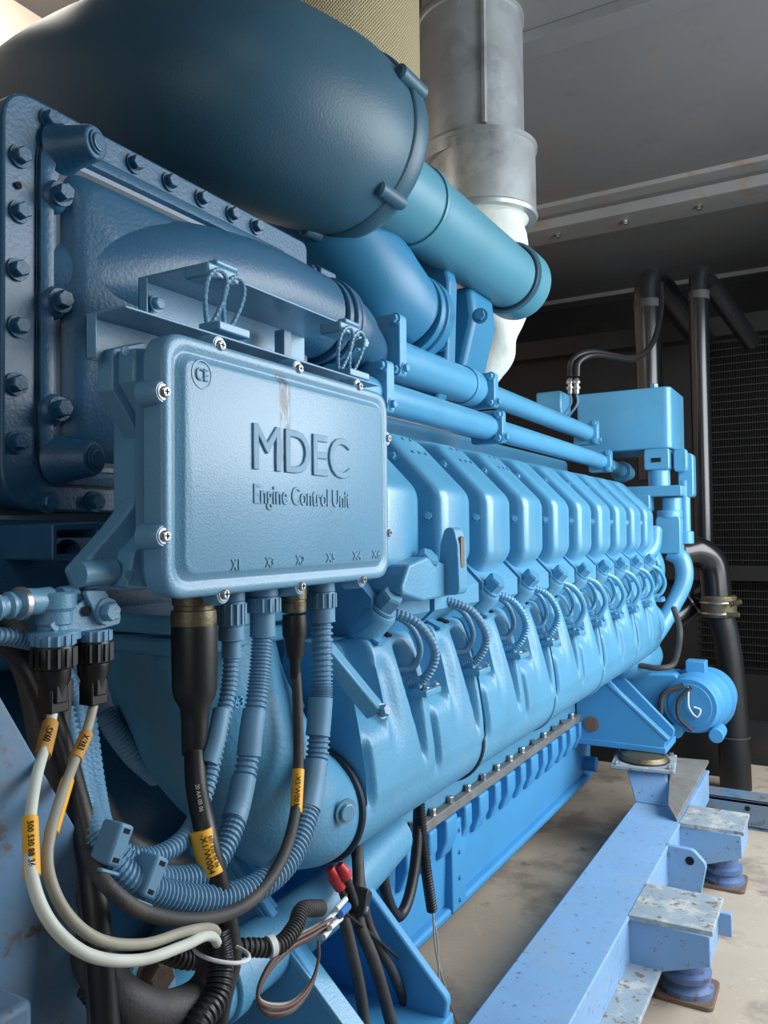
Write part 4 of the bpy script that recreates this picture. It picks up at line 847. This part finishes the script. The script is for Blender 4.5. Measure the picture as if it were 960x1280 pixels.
# small black relay, red caps and brown wires under the elbow
RB = tc('relay_box', 'small black plastic box with white print hanging among the cables', 'box', X(435, 1128, -.70))
q = Matrix.Translation(X(447, 1126, -.70)) @ Matrix.Rotation(radians(-32), 4, 'X') @ Matrix.Rotation(radians(20), 4, 'Z')
part('box_body', MB().box((-.018, -.026, -.018), (.018, .022, .02), q), 'black', RB, bev=.003)
tm = textmesh('TYCO', .012, .0002, m='print_'); textobj('box_print', textmesh('1141', .013, .0002, m='print_'), q @ Matrix(((0, 0, 1, .0185), (1, 0, 0, 0), (0, 1, 0, -.009), (0, 0, 0, 1))), RB)
cable('black cable tie tail sticking out to the right of the relay box', [(430, 1140, -.69), (455, 1160, -.69), (498, 1198, -.68)], .0026, 'black', name='cable_tie', cat='cable tie')
for j, (u, v, u2, v2) in enumerate(((412, 1085, 426, 1110), (424, 1081, 434, 1098))):
    a, b_ = X(u, v, -.715+.01*j), X(u2, v2, -.705+.01*j)
    o = part('red_cap', MB().tube([a, (a+b_)/2, b_], [.007, .0115, .0095], 18), 'red', None)
    tag(o, ('longer red plastic cap on a wire left of the relay box', 'shorter red plastic cap at the upper right of its neighbour')[j], 'cap')
    part('cap_wire', MB().tube([b_, b_+V((.0, .015, -.03)), b_+V((.01, .02, -.06))], .006, 10), 'dusty', o)
wt = part('wire_group_tail', MB().tube(xs([(424, 1078, -.73), (434, 1095, -.71), (432, 1120, -.70), (428, 1135, -.69)]), .003, 8), 'wire', None, label=None); tag(wt, 'short brown wire beside the two red caps', 'wire')
rr2 = random.Random(8)
for j in range(5):
    o_ = (j-2)*3.0; ox = rr2.uniform(-.008, .008)
    pts = [(415, 1150+o_*.6), (392, 1165+o_), (362, 1182+o_), (335, 1212+o_*.8), (322, 1245+o_*.5), (336, 1262+o_*1.2), (365, 1258+o_), (388, 1232+o_*.6), (398, 1200), (398, 1175)]
    o = part('loop_wire', MB().tube([X(u, v, -.635+ox) for u, v in pts], .0022, 8), 'wire' if j % 2 else ('brown' if j else 'gwire'), None)
    tag(o, 'thin wire of the coiled loop under the relay box', 'wire', 'wires coiled in a loop')
for j, (u, v, u2, v2) in enumerate(((406, 1155, 420, 1138), (412, 1160, 426, 1148), (404, 1172, 412, 1162), (420, 1137, 432, 1124))):
    o = part('crimp_sleeve', MB().cyl(X(u, v, -.63), X(u2, v2, -.64), .0040, n=12), 'wht', None); tag(o, 'small white crimp sleeve on the brown wires', 'crimp sleeve', 'white crimp sleeves on the wires')
o = part('crimp_sleeve', MB().cyl(X(424, 1143, -.635), X(434, 1133, -.645), .0065, n=12), 'bluec', None); tag(o, 'blue plastic crimp sleeve next to the relay box', 'crimp sleeve')
# black cables down the middle
cable('leftmost dusty black cable dropping from the relay box', [(428, 1140, -.70), (440, 1190, -.69), (452, 1250, -.68), (460, 1330, -.67)], .0095, 'dusty')
cable('middle dusty black cable dropping from the relay box', [(442, 1000, -.80), (448, 1090, -.72), (448, 1150, -.70), (470, 1210, -.68), (500, 1320, -.66)], .0105, 'dusty')
cable('rightmost dusty black cable dropping beside the relay box', [(440, 1040, -.80), (452, 1110, -.71), (462, 1160, -.70), (495, 1225, -.69), (528, 1320, -.68)], .0085, 'dusty')
cable('black hose hanging in a U below the manifold casting', [(472, 1015, -.88), (474, 1060, -.86), (482, 1115, -.85), (496, 1145, -.85), (510, 1125, -.85), (520, 1070, -.86), (524, 985, -.88)], .0125, 'rubber')
cable('thin black cable behind the hanging U shaped hose', [(460, 1040, -.90), (459, 1075, -.88), (468, 1090, -.88), (466, 1115, -.87), (455, 1140, -.86)], .006, 'rubber')
cable('black corrugated conduit with a frayed thin wire hanging right of the U shaped hose', [(523, 985, -.87), (527, 1040, -.86), (533, 1090, -.85), (540, 1138, -.85)], .0120, 'rubber', .08, .0068, 'corrugated_conduit')
cable('thin bare pinkish wire hanging from the corrugated conduit, left strand', [(540, 1136, -.85), (547, 1180, -.84), (549, 1230, -.83), (552, 1320, -.82)], .0022, 'gwire', name='thin_wire', cat='wire')
cable('thin bare pinkish wire hanging from the corrugated conduit, right strand', [(541, 1136, -.85), (545, 1190, -.84), (560, 1245, -.82), (582, 1310, -.80)], .0022, 'gwire', name='thin_wire', cat='wire')
# generator side panel at the lower left
GP = MB().prism([YZ(-60, 770, -.645), YZ(0, 868, -.645), YZ(103, 1048, -.645), YZ(125, 1275, -.645), YZ(128, 1400, -.645), YZ(-60, 1400, -.645)], 'x', -.665, -.645)
G = part('side_panel', GP, 'gen', None, bev=.003); tag(G, 'scuffed blue steel side panel with a slanting edge at the lower left', 'panel')
part('panel_step', MB().box((-.66, X(-60, 1240, -.63).y, X(10, 1290, -.63).z-.1), (-.60, X(14, 1240, -.63).y, X(10, 1238, -.63).z)), 'gen', G, bev=.006)
# ================================================================== LIGHT
w = bpy.data.worlds.new('world'); SC.world = w; w.use_nodes = True
w.node_tree.nodes['Background'].inputs[0].default_value = (.88, .95, 1, 1); w.node_tree.nodes['Background'].inputs[1].default_value = 1.5
def area(nm, loc, aim, sx, sy, power, col, portal=False):
    l = bpy.data.lights.new(nm, 'AREA'); l.shape = 'RECTANGLE'; l.size = sx; l.size_y = sy; l.energy = power; l.color = col
    o = bpy.data.objects.new(nm, l); COL.objects.link(o); d = V(aim)-V(loc)
    o.matrix_world = Matrix.Translation(V(loc)+V((0, 0, H))) @ d.to_track_quat('-Z', 'Y').to_matrix().to_4x4()
    if portal: l.cycles.is_portal = True
    return o
area('doorway_daylight', (1.18, 2.85, .75), (-.6, 2.7, 0), 2.8, 1.6, 95, (.95, .98, 1))
area('wall_fill', (-2.2, 1.6, 1.88), (-2.6, 1.8, 1.2), .5, 1.6, 22, (1, .93, .84))  # added warm fill that brightens the left wall; there is no hatch
area('near_fill', (-.2, -1.46, .3), (-.3, 1.0, .2), 1.4, 1.6, 8, (.93, .97, 1))  # added fill for faces turned to the near wall, which has no opening
area('ceiling_lamp', (.45, -.2, 1.9), (-.6, .9, .1), .2, 1.2, 7, (.9, .95, 1))
